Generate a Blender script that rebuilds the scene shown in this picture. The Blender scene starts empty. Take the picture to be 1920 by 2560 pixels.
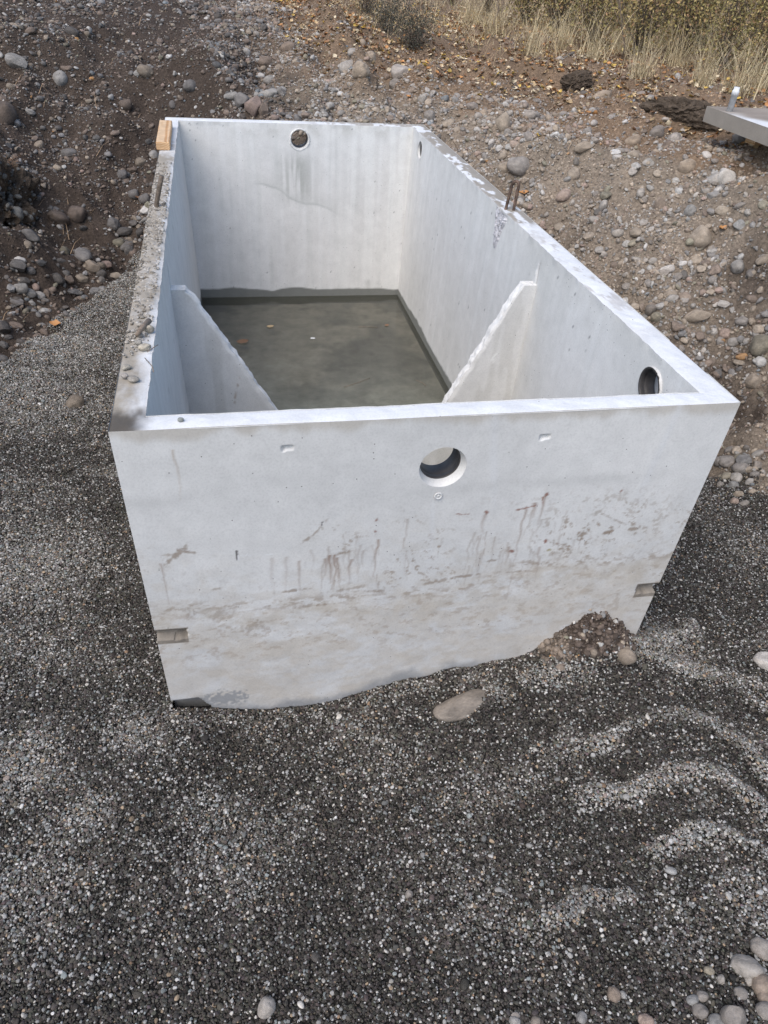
import bpy, math, random
import numpy as np
from mathutils import Vector, Matrix, Quaternion, Euler

random.seed(11)
RNG = np.random.default_rng(11)
S = bpy.context.scene
COL = S.collection

# ------------------------------------------------------------------ camera, sky, sun, exposure
PITCH, ROLL, YAW = -0.6529, 0.0762, -0.2381
CAM = np.array((0.3079, -1.6676, 2.0837))
FPX = 1866.47                        # focal length in pixels of a 2560 px high picture
_cy, _sy = math.cos(YAW), math.sin(YAW)
FWD = np.array((-_sy * math.cos(PITCH), _cy * math.cos(PITCH), math.sin(PITCH)))
_r = np.array((_cy, _sy, 0.0)); _u = np.cross(_r, FWD)
RGT = _r * math.cos(ROLL) + _u * math.sin(ROLL)
UPV = -_r * math.sin(ROLL) + _u * math.cos(ROLL)

cam_data = bpy.data.cameras.new('camera')
cam = bpy.data.objects.new('camera', cam_data)
COL.objects.link(cam)
cam.matrix_world = Matrix(((RGT[0], UPV[0], -FWD[0], CAM[0]), (RGT[1], UPV[1], -FWD[1], CAM[1]),
                           (RGT[2], UPV[2], -FWD[2], CAM[2]), (0, 0, 0, 1)))
cam_data.sensor_fit = 'VERTICAL'
cam_data.sensor_height = 36.0
cam_data.lens = FPX / 2560 * 36.0
cam_data.clip_start = 0.05
cam_data.clip_end = 500
S.camera = cam

SUN_EL, SUN_AZ = math.radians(52), math.radians(222)     # azimuth clockwise from +Y: behind and left of the camera
world = bpy.data.worlds.new('World'); S.world = world
world.use_nodes = True
wn = world.node_tree.nodes; wl = world.node_tree.links
wn.clear()
w_out = wn.new('ShaderNodeOutputWorld'); w_bg = wn.new('ShaderNodeBackground'); w_sky = wn.new('ShaderNodeTexSky')
w_sky.sky_type = 'NISHITA'; w_sky.sun_disc = False
w_sky.sun_elevation = SUN_EL; w_sky.sun_rotation = SUN_AZ
w_sky.air_density = 1.0; w_sky.dust_density = 1.35; w_sky.ozone_density = 1.0
w_bg.inputs['Strength'].default_value = 0.11
wl.new(w_sky.outputs[0], w_bg.inputs['Color']); wl.new(w_bg.outputs[0], w_out.inputs['Surface'])

sun_d = bpy.data.lights.new('sun', 'SUN')
sun_d.energy = 1.5; sun_d.angle = math.radians(55); sun_d.color = (1.0, 0.93, 0.84)
sun = bpy.data.objects.new('sun', sun_d); COL.objects.link(sun)
_sd = Vector((math.sin(SUN_AZ) * math.cos(SUN_EL), math.cos(SUN_AZ) * math.cos(SUN_EL), math.sin(SUN_EL)))
sun.rotation_euler = _sd.to_track_quat('Z', 'Y').to_euler()
sun.location = (-4, -5, 9)

S.view_settings.view_transform = 'Standard'
S.view_settings.look = 'None'
S.view_settings.gamma = 1.0
S.view_settings.use_curve_mapping = False
S.view_settings.exposure = 0.93
S.cycles.max_bounces = 8
S.cycles.use_denoising = True

# ------------------------------------------------------------------ numpy noise
_PERM = np.random.default_rng(5).random((64, 64, 64)).astype(np.float32)
def vnoise(x, y, z=0.0):
    x, y, z = np.broadcast_arrays(np.asarray(x, float), np.asarray(y, float), np.asarray(z, float))
    ix, iy, iz = np.floor(x).astype(int), np.floor(y).astype(int), np.floor(z).astype(int)
    fx, fy, fz = x - ix, y - iy, z - iz
    fx, fy, fz = [t * t * t * (t * (t * 6 - 15) + 10) for t in (fx, fy, fz)]
    g = lambda a, b, c: _PERM[(ix + a) & 63, (iy + b) & 63, (iz + c) & 63]
    l = lambda a, b, t: a + (b - a) * t
    return l(l(l(g(0,0,0), g(1,0,0), fx), l(g(0,1,0), g(1,1,0), fx), fy),
             l(l(g(0,0,1), g(1,0,1), fx), l(g(0,1,1), g(1,1,1), fx), fy), fz)
def fbm(x, y, z=0.0, o=4, gain=0.5):
    s, a, t, f = 0.0, 1.0, 0.0, 1.0
    for i in range(o):
        s = s + a * vnoise(np.asarray(x) * f + 17.3 * i, np.asarray(y) * f + 5.1 * i, np.asarray(z) * f + 9.7 * i)
        t += a; a *= gain; f *= 2.03
    return s / t                                            # 0..1
def sstep(a, b, x):
    t = np.clip((np.asarray(x, float) - a) / (b - a), 0, 1); return t * t * (3 - 2 * t)

# ------------------------------------------------------------------ tank measures (metres)
TW, TL, TH, ZB = 1.75, 3.907, 1.0826, -0.20
T_L, T_R, T_F, T_B = 0.0853, 0.0948, 0.0688, 0.0937
D_OUT, D_SIDE, D_BACK, D_FRONT = 0.0311, 0.0448, 0.0866, 0.03
S_BR, WATER_Z, FLOOR_Z, BAF_Y = -0.0171, -0.06, -0.125, 1.327

# ------------------------------------------------------------------ terrain height
CP = np.array([
 # gravel in front
 (0.0,-.06,-.022),(.12,-.06,-.018),(.2,-.05,-.085),(.4,-.05,-.125),(.62,-.05,-.11),(.83,-.05,-.03),(1.12,-.05,.02),(1.4,-.05,.035),(1.75,0,.02),(1.7,-.5,.03),(.9,-.5,-.04),
 (.3,-.5,-.07),(-.35,-.9,-.02),(.57,-1.0,.0),(1.5,-1.15,.08),(.3,-2.5,.25),(-2,-2.5,.4),(2.5,-2.5,.45),(-1,-1.6,.1),(2.2,-1,.1),
 # gravel left and right of the tank
 (-.5,-.1,-.04),(-.75,1.2,.02),(-.2,1.2,-.06),(-.12,.2,-.05),(-.85,2.1,.06),(-.2,2.5,.0),(-.3,3.4,.06),(-.3,3.9,.12),(-.05,3.9,.16),
 (-1.5,0,.35),(-1.4,-1,.25),(-2.2,1.2,.9),(-1.35,1.4,.3),
 (1.95,1,-.02),(1.95,2,.03),(1.95,3,.35),(1.98,3.7,.74),(2.35,.6,.0),(2.3,0,.0),(2.0,-.45,.02),(2.7,1.1,.04),
 # left bank
 (-1.25,2.7,.32),(-1.7,3.0,.72),(-2.5,3.5,1.25),(-.55,4.35,.28),(-1.0,4.5,.55),(-.15,4.5,.42),(-1.5,5.5,1.05),(-.5,5.5,.82),(-3,6,1.55),(-1.5,7,1.45),(-3.5,2,1.5),(-4.5,0,1.5),
 # heap behind
 (.3,4.15,.66),(.87,4.1,.92),(1.4,4.15,.9),(.9,4.8,1.02),(.3,5.0,.83),(1.75,4.2,.85),(.5,6,1.2),(1,7.5,1.42),(-.5,8.3,1.55),(.6,9,1.45),(-2,9.5,1.6),
 # right bank
 (2.4,3.0,.62),(2.3,3.8,.93),(2.75,3.2,.98),(3.1,2.4,.88),(2.5,2.0,.22),(3.0,1.35,.34),(3.35,1.5,.72),(3.55,2.2,1.13),(3.0,.4,.22),(3.5,.6,.7),(4,1,1.1),(2.8,-.5,.15),(3.4,-.5,.55),(4.5,-1,1.15),
 # natural ground
 (3.3,3.3,1.14),(2.8,4.2,1.11),(2,4.9,1.08),(4,3,1.2),(5,2,1.24),(5,5,1.2),(3,6,1.17),(7,9,1.28),(4,10,1.22),(9,5,1.3),(6,14,1.35),(12,12,1.5),(1.9,6.5,1.22),
 (0,14,1.4),(-6,10,1.7),(-6,4,1.65),(16,4,1.5),(8,-4,1.4),(-8,-5,1.5),(0,-6,.9),(14,20,1.7),(-12,20,1.8),(0,22,1.6)], float)
def _tps(r2): return 0.5 * r2 * np.log(r2 + 1e-9)
def _solve():
    n = len(CP); d2 = ((CP[:, None, :2] - CP[None, :, :2]) ** 2).sum(-1)
    A = np.zeros((n + 3, n + 3)); A[:n, :n] = _tps(d2) + np.eye(n) * 0.004
    A[:n, n] = 1; A[:n, n + 1:] = CP[:, :2]; A[n, :n] = 1; A[n + 1:, :n] = CP[:, :2].T
    return np.linalg.solve(A, np.concatenate([CP[:, 2], np.zeros(3)]))
_TW = _solve()
GRAVEL = np.array([(-1.6,-4),(-1.25,.3),(-1.16,1.4),(-.98,2.25),(-.74,3.0),(-.42,3.75),(-.30,3.98),(0,4.02),(.3,3.8),(1.7,3.0),(2.25,2.0),(2.62,1.35),(2.83,.8),(2.95,0),(2.9,-1),(3.1,-4)], float)
def poly_dist(x, y, P=GRAVEL):
    x = np.asarray(x, float); y = np.asarray(y, float)
    inside = np.zeros(x.shape, bool); best = np.full(x.shape, 1e9)
    for i in range(len(P)):
        ax, ay = P[i]; bx, by = P[(i + 1) % len(P)]
        dx, dy = bx - ax, by - ay
        t = np.clip(((x - ax) * dx + (y - ay) * dy) / (dx * dx + dy * dy), 0, 1)
        best = np.minimum(best, (x - ax - t * dx) ** 2 + (y - ay - t * dy) ** 2)
        c = ((ay > y) != (by > y))
        with np.errstate(divide='ignore', invalid='ignore'):
            inside ^= c & (x < (bx - ax) * (y - ay) / (by - ay if by != ay else 1e-9) + ax)
    return np.where(inside, 1, -1) * np.sqrt(best)           # positive inside
def gravel_mask(x, y):
    return sstep(-.05, .05, poly_dist(x, y) + (fbm(np.asarray(x) * 6, np.asarray(y) * 6, 3.3) - .5) * .3)
def flat_at(u, v, z=.02):
    d = FWD + (u - 960) / FPX * RGT - (v - 1280) / FPX * UPV
    return (CAM + d * (z - CAM[2]) / d[2])[:2]
RIDGES = [([(1330,1700),(1420,1690),(1560,1655),(1720,1668),(1840,1725),(1935,1800)], .07), ([(1480,1870),(1580,1835),(1700,1812),(1790,1825),(1870,1880),(1935,1960)], .06),
          ([(1450,1995),(1560,1990),(1700,1960),(1790,1955),(1870,2010),(1935,2080)], .06), ([(1640,2125),(1740,2105),(1830,2105),(1935,2150)], .05), ([(1330,2300),(1450,2265),(1560,2250)], .05),
          ([(1590,1640),(1640,1600),(1720,1560)], .06), ([(1700,1690),(1800,1700),(1940,1720)], .07)]
RIDGES = [(np.array([flat_at(*p) for p in pl]), w) for pl, w in RIDGES]
def ripple(x, y):
    """drag ridges of dry gravel right of the tank's near corner: 1 on a crest, 0 away from it"""
    x = np.asarray(x, float); y = np.asarray(y, float); out = np.zeros(x.shape)
    sel = (x > .7) & (x < 3.2) & (y > -1.6) & (y < .6)
    if not sel.any(): return out
    a, b = x[sel], y[sel]; a = a + (fbm(a * 4, b * 4, 8.8, 4) - .5) * .16; b = b + (fbm(a * 5, b * 5, 18.8, 3) - .5) * .10
    o = np.zeros(a.shape)
    for P, w in RIDGES:
        best = np.full(a.shape, 9.)
        for (ax, ay), (bx, by) in zip(P[:-1], P[1:]):
            dx, dy = bx - ax, by - ay; t = np.clip(((a - ax) * dx + (b - ay) * dy) / (dx * dx + dy * dy), 0, 1)
            best = np.minimum(best, (a - ax - t * dx) ** 2 + (b - ay - t * dy) ** 2)
        o = np.maximum(o, np.exp(-best / (w * .85) ** 2) * (.6 + .4 * sstep(.35, .6, fbm(a * 3.3, b * 3.3, w * 90, 3))))
    out[sel] = o; return out
BOULDER = flat_at(1150, 1785, -.03)
def heap_at(a, b):
    """dirt shovelled against the right end of the near wall"""
    top = .185 * np.exp(-np.abs((a - 1.545) / .125) ** 3) + .07 * np.exp(-np.abs((a - 1.40) / .09) ** 2.5)
    f = np.clip(1 - (.035 - b) / (.10 + .07 * vnoise(a * 9, 3.3)), 0, 1) ** 1.15
    return top * f * (1 + .9 * (fbm(a * 16, b * 16, 6.6, 4, .6) - .5))
MOUNDS = [(.25, 5.7, .32, .5, .20), (.72, 5.9, .22, .5, -.17), (-.5, 5.4, .5, .3, .12), (-1.2, 5.0, .6, .25, -.10), (-1.3, 6.0, .8, .3, .16), (2.25, 2.5, .22, .4, -.16), (2.7, 2.3, .25, .5, .12), (3.0, 1.7, .22, .3, -.16), (2.75, 1.35, .3, .18, -.05), (3.15, 2.5, .3, .3, .10), (1.3, 5.4, .3, .4, .10), (2.6, 3.6, .3, .3, .08), (2.1, 4.6, .3, .3, -.08)]
def height(x, y, fine=True):
    x = np.asarray(x, float); y = np.asarray(y, float); sh = x.shape
    xf, yf = x.ravel(), y.ravel(); out = np.empty(len(xf))
    for i in range(0, len(xf), 40000):
        a, b = xf[i:i + 40000], yf[i:i + 40000]
        d2 = (a[:, None] - CP[None, :, 0]) ** 2 + (b[:, None] - CP[None, :, 1]) ** 2
        h = _tps(d2) @ _TW[:-3] + _TW[-3] + _TW[-2] * a + _TW[-1] * b
        rad = np.hypot(a - 1, b - 4); k = sstep(13, 20, rad)
        h = h * (1 - k) + k * (1.5 + .02 * np.minimum(rad, 60))
        if fine:
            g = gravel_mask(a, b)
            dt = np.hypot(np.maximum(np.maximum(-a, a - TW), 0), np.maximum(np.maximum(-b, b - TL), 0))
            rid = 1 - 2 * np.abs(fbm(a * 1.25 + 3, b * 1.25, 7.7, 3) - .5)
            mnd = np.zeros(len(a))
            for cx_, cy_, rx_, ry_, am_ in MOUNDS: mnd = mnd + am_ * np.exp(-((a - cx_) / rx_) ** 2 - ((b - cy_) / ry_) ** 2)
            h = h + (1 - g) * sstep(.02, .6, dt) * (mnd + (rid - .8) * .32 * sstep(1.25, 1.0, h - .2))
            h = h + (1 - g) * ((fbm(a * 1.7, b * 1.7, 1.1, 5) - .5) * .30 + (fbm(a * 4.2, b * 4.2, 1.9, 3) - .5) * .11 + (fbm(a * 9, b * 9, 2.2, 4, .62) - .5) * .10 + (fbm(a * 27, b * 27, 2.9, 2, .6) - .5) * .022) * (1 - .6 * sstep(1.0, 1.15, h))
            h = h + g * ((fbm(a * 2.5, b * 2.5, 4.4, 3) - .5) * .06 + ripple(a, b) * .042 + (fbm(a * 13, b * 13, 4.9, 3) - .5) * .026 + .03 * np.exp(-((b - .03) / .05) ** 2) * (fbm(a * 11, 2.2, 5.9, 4) - .45) * (a > .12) * (a < TW))
            # dirt shovelled against the right end of the front wall
            h = h + heap_at(a, b) * (1 - .35 * g * 0)
            bx, by = (a - BOULDER[0]) * .97 + (b - BOULDER[1]) * .25, -(a - BOULDER[0]) * .25 + (b - BOULDER[1]) * .97
            h = h + .036 * np.exp(-((bx - .10) / .085) ** 2 - ((by + .03) / .055) ** 2)
        ins = (sstep(.02, .05, a) * sstep(.02, .05, TW - a) * sstep(.035, .055, b) * sstep(.02, .05, TL - b)) > .5
        h = np.where(ins, -.34, h)
        out[i:i + 40000] = h
    return out.reshape(sh)

def rays(uv):
    uv = np.asarray(uv, float)
    d = FWD[None] + (uv[:, :1] - 960) / FPX * RGT[None] - (uv[:, 1:2] - 1280) / FPX * UPV[None]
    return d
def ground_at(uv):
    """where the lines of sight through these points of the photograph meet the ground"""
    d = rays(uv); n = len(d); t0 = np.full(n, .8); hit = np.full(n, np.nan); prev = t0.copy()
    done = np.zeros(n, bool); t = t0.copy()
    for k in range(420):
        p = CAM[None] + d * t[:, None]
        intank = (p[:, 0] > -.02) & (p[:, 0] < TW + .02) & (p[:, 1] > -.02) & (p[:, 1] < TL + .02)
        below = (p[:, 2] < height(p[:, 0], p[:, 1])) & ~intank & ~done
        hit[below] = (t + prev)[below] / 2; done |= below
        prev = t.copy(); t = t + np.where(t < 8, .025, .08)
        if done.all(): break
    hit = np.where(np.isnan(hit), 30, hit)
    p = CAM[None] + d * hit[:, None]
    p[:, 2] = height(p[:, 0], p[:, 1])
    return p
def to_pixel(P):
    D = P - CAM[None]; z = D @ FWD
    return np.stack([960 + FPX * (D @ RGT) / z, 1280 - FPX * (D @ UPV) / z, z], -1)
def seen(P):
    """in the frame and not behind the tank"""
    q = to_pixel(P)
    ok = (q[:, 2] > .3) & (q[:, 0] > -20) & (q[:, 0] < 1940) & (q[:, 1] > -20) & (q[:, 1] < 2580)
    D = P - CAM[None]
    for s in np.linspace(.05, .97, 40):
        p = CAM[None] + D * s
        ok &= ~((p[:, 0] > 0) & (p[:, 0] < TW) & (p[:, 1] > 0) & (p[:, 1] < TL) & (p[:, 2] < TH) & (p[:, 2] > -.1))
    return ok

# ------------------------------------------------------------------ object helpers
def tag(o, label=None, cat=None, group=None, kind=None):
    for k, v in (('label', label), ('category', cat), ('group', group), ('kind', kind)):
        if v: o[k] = v
    return o
def empty(name, loc=(0, 0, 0)):
    o = bpy.data.objects.new(name, None); o.location = loc; o.empty_display_size = .1
    COL.objects.link(o); return o
def mesh_np(name, V, quads=None, tris=None, smooth=True):
    me = bpy.data.meshes.new(name)
    V = np.asarray(V, np.float32)
    nq = 0 if quads is None else len(quads); nt = 0 if tris is None else len(tris)
    me.vertices.add(len(V)); me.vertices.foreach_set('co', V.ravel())
    loops = []; starts = []; tot = 0
    if nq: loops.append(np.asarray(quads, np.int32).ravel()); starts.append(np.arange(nq) * 4); tot = nq * 4
    if nt: loops.append(np.asarray(tris, np.int32).ravel()); starts.append(tot + np.arange(nt) * 3)
    if nq + nt:
        L = np.concatenate(loops); st = np.concatenate(starts).astype(np.int32)
        me.loops.add(len(L)); me.loops.foreach_set('vertex_index', L)
        me.polygons.add(len(st)); me.polygons.foreach_set('loop_start', st)
        me.polygons.foreach_set('use_smooth', np.full(len(st), smooth))
    me.update(calc_edges=True); me.validate()
    return me
def add_obj(name, me, mat=None, parent=None):
    o = bpy.data.objects.new(name, me); COL.objects.link(o)
    if mat is not None and not me.materials: me.materials.append(mat)
    if parent is not None: o.parent = parent
    return o
def set_col(me, rgb, name='albedo'):
    a = me.color_attributes.new(name, 'FLOAT_COLOR', 'POINT')
    c = np.ones((len(me.vertices), 4), np.float32); c[:, :3] = rgb
    a.data.foreach_set('color', c.ravel())
def grid_quads(nu, nv, base=0):
    i = np.arange(nu - 1)[:, None] * nv + np.arange(nv - 1)[None]
    i = i.ravel() + base
    return np.stack([i, i + nv, i + nv + 1, i + 1], -1)

# ------------------------------------------------------------------ materials
def new_mat(name):
    m = bpy.data.materials.new(name); m.use_nodes = True
    nt = m.node_tree; b = nt.nodes['Principled BSDF']
    return m, nt, b
def N(nt, t, **kw):
    n = nt.nodes.new(t)
    for k, v in kw.items():
        if k in n.inputs.keys(): n.inputs[k].default_value = v
        else: setattr(n, k, v)
    return n
def noise_node(nt, scale, detail=4, rough=.55, vec=None):
    n = N(nt, 'ShaderNodeTexNoise'); n.inputs['Scale'].default_value = scale
    n.inputs['Detail'].default_value = detail; n.inputs['Roughness'].default_value = rough
    if vec is not None: nt.links.new(vec, n.inputs['Vector'])
    return n.outputs['Fac']
def ramp(nt, fac, stops):
    r = N(nt, 'ShaderNodeValToRGB'); e = r.color_ramp.elements
    while len(e) < len(stops): e.new(.5)
    for el, (p, c) in zip(e, stops):
        el.position = p; el.color = (*c, 1) if len(c) == 3 else c
    nt.links.new(fac, r.inputs[0]); return r.outputs[0]
def mixc(nt, a, b, fac, mode='MIX'):
    m = N(nt, 'ShaderNodeMix', data_type='RGBA', blend_type=mode)
    for s, v in ((m.inputs[6], a), (m.inputs[7], b), (m.inputs[0], fac)):
        if hasattr(v, 'links'): nt.links.new(v, s)
        else: s.default_value = (*v, 1) if isinstance(v, tuple) and len(v) == 3 else v
    return m.outputs[2]
def bump(nt, b, h, strength, dist):
    n = N(nt, 'ShaderNodeBump'); n.inputs['Strength'].default_value = strength; n.inputs['Distance'].default_value = dist
    nt.links.new(h, n.inputs['Height']); nt.links.new(n.outputs[0], b.inputs['Normal'])
def objcoord(nt):
    return N(nt, 'ShaderNodeTexCoord').outputs['Object']
def grey(v): return (v, v, v)

def make_concrete():
    m, nt, b = new_mat('concrete')
    v = objcoord(nt)
    at = N(nt, 'ShaderNodeAttribute', attribute_name='albedo')
    n1 = noise_node(nt, 14, 6, .65, v); n2 = noise_node(nt, 160, 3, .6, v)
    c = mixc(nt, at.outputs['Color'], ramp(nt, n1, [(.3, grey(.90)), (.7, grey(1.07))]), .8, 'MULTIPLY')
    c = mixc(nt, c, ramp(nt, n2, [(.36, grey(.90)), (.5, grey(1.0)), (.68, grey(1.04))]), .7, 'MULTIPLY')
    vo = N(nt, 'ShaderNodeTexVoronoi'); vo.inputs['Scale'].default_value = 46; nt.links.new(v, vo.inputs['Vector'])
    sel = N(nt, 'ShaderNodeMath', operation='LESS_THAN'); nt.links.new(vo.outputs['Distance'], sel.inputs[0]); sel.inputs[1].default_value = .085
    rnd = N(nt, 'ShaderNodeMath', operation='GREATER_THAN'); sx = N(nt, 'ShaderNodeSeparateColor'); nt.links.new(vo.outputs['Color'], sx.inputs[0])
    nt.links.new(sx.outputs[0], rnd.inputs[0]); rnd.inputs[1].default_value = .82
    pit = N(nt, 'ShaderNodeMath', operation='MULTIPLY'); nt.links.new(sel.outputs[0], pit.inputs[0]); nt.links.new(rnd.outputs[0], pit.inputs[1])
    c = mixc(nt, c, (.16, .15, .14), pit.outputs[0])
    nt.links.new(c, b.inputs['Base Color'])
    b.inputs['Roughness'].default_value = .82; b.inputs['Specular IOR Level'].default_value = .3
    ad = N(nt, 'ShaderNodeMath', operation='ADD'); nt.links.new(noise_node(nt, 60, 6, .65, v), ad.inputs[0]); nt.links.new(n2, ad.inputs[1])
    bump(nt, b, ad.outputs[0], .14, .003)
    return m
M_CONC = make_concrete()

def simple(name, rgb, rough=.7, nscale=20, lo=.7, hi=1.2, bumps=None, spec=.4):
    m, nt, b = new_mat(name); v = objcoord(nt)
    c = mixc(nt, rgb, ramp(nt, noise_node(nt, nscale, 5, .6, v), [(.3, grey(lo)), (.7, grey(hi))]), 1.0, 'MULTIPLY')
    nt.links.new(c, b.inputs['Base Color']); b.inputs['Roughness'].default_value = rough; b.inputs['Specular IOR Level'].default_value = spec
    if bumps: bump(nt, b, noise_node(nt, bumps[0], 5, .6, v), bumps[1], bumps[2])
    return m

def stone_mat(name, inst):
    m, nt, b = new_mat(name); v = objcoord(nt)
    if inst: col = N(nt, 'ShaderNodeAttribute', attribute_name='tone', attribute_type='INSTANCER').outputs['Color']
    else: col = N(nt, 'ShaderNodeObjectInfo').outputs['Color']
    oi = N(nt, 'ShaderNodeObjectInfo')
    off = N(nt, 'ShaderNodeVectorMath', operation='ADD'); nt.links.new(v, off.inputs[0])
    sc = N(nt, 'ShaderNodeMath', operation='MULTIPLY'); nt.links.new(oi.outputs['Random'], sc.inputs[0]); sc.inputs[1].default_value = 37
    nt.links.new(sc.outputs[0], off.inputs[1])
    n1 = noise_node(nt, 1.6, 5, .62, off.outputs[0]); n2 = noise_node(nt, 9, 4, .6, off.outputs[0])
    c = mixc(nt, col, ramp(nt, n1, [(.28, grey(.66)), (.72, grey(1.3))]), 1.0, 'MULTIPLY')
    c = mixc(nt, c, ramp(nt, n2, [(.3, grey(.78)), (.7, grey(1.16))]), .8, 'MULTIPLY')
    nt.links.new(c, b.inputs['Base Color']); b.inputs['Roughness'].default_value = .78; b.inputs['Specular IOR Level'].default_value = .3
    bump(nt, b, n2, .25, .05)
    return m
M_STONE = stone_mat('river_stone', False)
M_STONE_I = stone_mat('pebble', True)
M_LEAF = None
def leaf_mat(name, inst):
    m, nt, b = new_mat(name)
    col = (N(nt, 'ShaderNodeAttribute', attribute_name='tone', attribute_type='INSTANCER') if inst else N(nt, 'ShaderNodeObjectInfo')).outputs['Color']
    c = mixc(nt, col, ramp(nt, noise_node(nt, 60 if not inst else 3, 3, .6, objcoord(nt)), [(.3, grey(.7)), (.7, grey(1.2))]), 1., 'MULTIPLY')
    nt.links.new(c, b.inputs['Base Color']); b.inputs['Roughness'].default_value = .65
    return m
M_LEAF = leaf_mat('dead_leaf', False); M_LEAF_I = leaf_mat('litter_leaf', True)
def attr_mat(name, rough=.7, nscale=40, lo=.75, hi=1.2, bumps=None, spec=.3):
    m, nt, b = new_mat(name); v = objcoord(nt)
    at = N(nt, 'ShaderNodeAttribute', attribute_name='albedo')
    c = mixc(nt, at.outputs['Color'], ramp(nt, noise_node(nt, nscale, 6, .65, v), [(.3, grey(lo)), (.7, grey(hi))]), 1., 'MULTIPLY')
    nt.links.new(c, b.inputs['Base Color']); b.inputs['Roughness'].default_value = rough; b.inputs['Specular IOR Level'].default_value = spec
    if bumps: bump(nt, b, noise_node(nt, bumps[0], 8, .7, v), bumps[1], bumps[2])
    return m
M_GROUND = attr_mat('soil', .95, 55, .55, 1.35, (70, .9, .02), .12)
M_PLANT = attr_mat('plant_matter', .6, 8, .85, 1.15)
M_FLOOR = attr_mat('silt_floor', .9, 9, .7, 1.3, (30, .3, .01))
M_RUBBER = simple('black_rubber', (.050, .046, .045), .55, 30, .6, 1.4, (12, .15, .01), .5)
M_STEEL = simple('rusty_rebar', (.085, .055, .04), .7, 45, .35, 2.2, (200, .4, .002))
M_STEEL_D = simple('grey_rebar', (.135, .105, .08), .6, 90, .5, 1.4, (200, .4, .002))
M_PVC = simple('white_plastic_pipe', (.62, .63, .64), .45, 40, .7, 1.15)
M_CLOD = simple('soil_clod', (.095, .073, .055), .95, 22, .45, 1.5, (40, .9, .03), .1)
M_STICK = simple('dry_stick', (.22, .17, .13), .85, 60, .6, 1.3, (90, .5, .004))
M_BARK = simple('shrub_stem', (.10, .08, .065), .85, 60, .6, 1.3)

# ------------------------------------------------------------------ ground sheet
def axis(a0, a1, step, lo, hi):
    core = list(np.arange(a0, a1 + 1e-6, step)); s = step; x = a1
    while x < hi: s *= 1.22; x += s; core.append(x)
    s = step; x = a0; pre = []
    while x > lo: s *= 1.22; x -= s; pre.append(x)
    return np.array(pre[::-1] + core)
gx = axis(-2.6, 4.6, .02, -90, 90); gy = axis(-1.6, 6.4, .02, -60, 120)
GX, GY = np.meshgrid(gx, gy, indexing='ij')
GZ = height(GX, GY)
def soil_colour(x, y, z):
    n = fbm(x * 1.3, y * 1.3, 12.1, 4); n2 = fbm(x * 7, y * 7, 13.3, 4)
    dry = np.array((.265, .216, .168)); damp = np.array((.074, .057, .046)); litter = np.array((.22, .155, .105))
    # the left bank's dark colour holds both its damp and its shade; the right bank and heap have dried to pale dust
    m = sstep(.15, 1.55, x - .24 * (y - 4.3) + (n - .5) * 1.2)
    for cx_, cy_, r_ in ((2.2, 2.45, .3), (2.85, 1.5, .32), (3.2, 1.9, .22), (2.5, 1.6, .2), (1.9, 3.2, .2), (1.5, -.08, .4)): m = m * (1 - .75 * np.exp(-((x - cx_) ** 2 + (y - cy_) ** 2) / r_ ** 2 * (.4 + 1.2 * n2)))
    wet = sstep(.62, .74, fbm(x * 2.1 + 4, y * 2.1, 15.5, 4))
    m = np.clip(m - .75 * wet * sstep(1.15, .6, z), .0, 1)
    c = damp[None] * (1 - m)[:, None] + dry[None] * m[:, None]
    lt = sstep(.0, .35, (z - 1.02) * 3 + (x - 2.2) * .25 + (y - 4.4) * .18 + (n2 - .5) * .8) * sstep(1.0, 2.4, x + (y - 4) * .3)
    c = c * (1 - lt)[:, None] + litter[None] * lt[:, None]
    return c * (.72 + .56 * n2)[:, None]
gm = gravel_mask(GX, GY).ravel()
SC = soil_colour(GX.ravel(), GY.ravel(), GZ.ravel())
rip = ripple(GX, GY).ravel()
heap = heap_at(GX, GY) / .12
gm2 = gm * (1 - sstep(.12, .45, heap.ravel()))
SC = SC * (1 - gm2)[:, None] + np.array((.028, .026, .024))[None] * gm2[:, None]
me = mesh_np('ground', np.stack([GX.ravel(), GY.ravel(), GZ.ravel()], -1), grid_quads(len(gx), len(gy)))
set_col(me, SC)
ground = add_obj('ground', me, M_GROUND); tag(ground, kind='structure')

# ------------------------------------------------------------------ the concrete tank
def grid_hole(us, vs, hole=None):
    """flat grid (2-D) with an optional round hole (uc, vc, r); the squares round it are re-laid radially"""
    nu, nv = len(us), len(vs)
    UU, VV = np.meshgrid(us, vs, indexing='ij')
    V = np.stack([UU.ravel(), VV.ravel()], -1); Q = grid_quads(nu, nv)
    if hole is None: return V, Q
    uc, vc, r = hole; pad = r * 1.45
    i0, i1 = np.searchsorted(us, uc - pad) - 1, np.searchsorted(us, uc + pad)
    j0, j1 = np.searchsorted(vs, vc - pad) - 1, np.searchsorted(vs, vc + pad)
    qi, qj = Q[:, 0] // nv, Q[:, 0] % nv
    Q = Q[~((qi >= i0) & (qi < i1) & (qj >= j0) & (qj < j1))]
    loop = [(i, j0) for i in range(i0, i1)] + [(i1, j) for j in range(j0, j1)] + [(i, j1) for i in range(i1, i0, -1)] + [(i0, j) for j in range(j1, j0, -1)]
    li = np.array([i * nv + j for i, j in loop]); P0 = V[li]; n = len(li)
    d = P0 - (uc, vc); ang = np.arctan2(d[:, 1], d[:, 0]); C = np.stack([uc + r * np.cos(ang), vc + r * np.sin(ang)], -1)
    K = 7; prev = li; newV = [V]; base = len(V); quads = [Q]
    for k in range(1, K + 1):
        t = k / K; newV.append(P0 * (1 - t) + C * t); cur = base + np.arange(n); base += n
        quads.append(np.stack([prev, np.roll(prev, -1), np.roll(cur, -1), cur], -1)); prev = cur
    return np.concatenate(newV), np.concatenate(quads)

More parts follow.
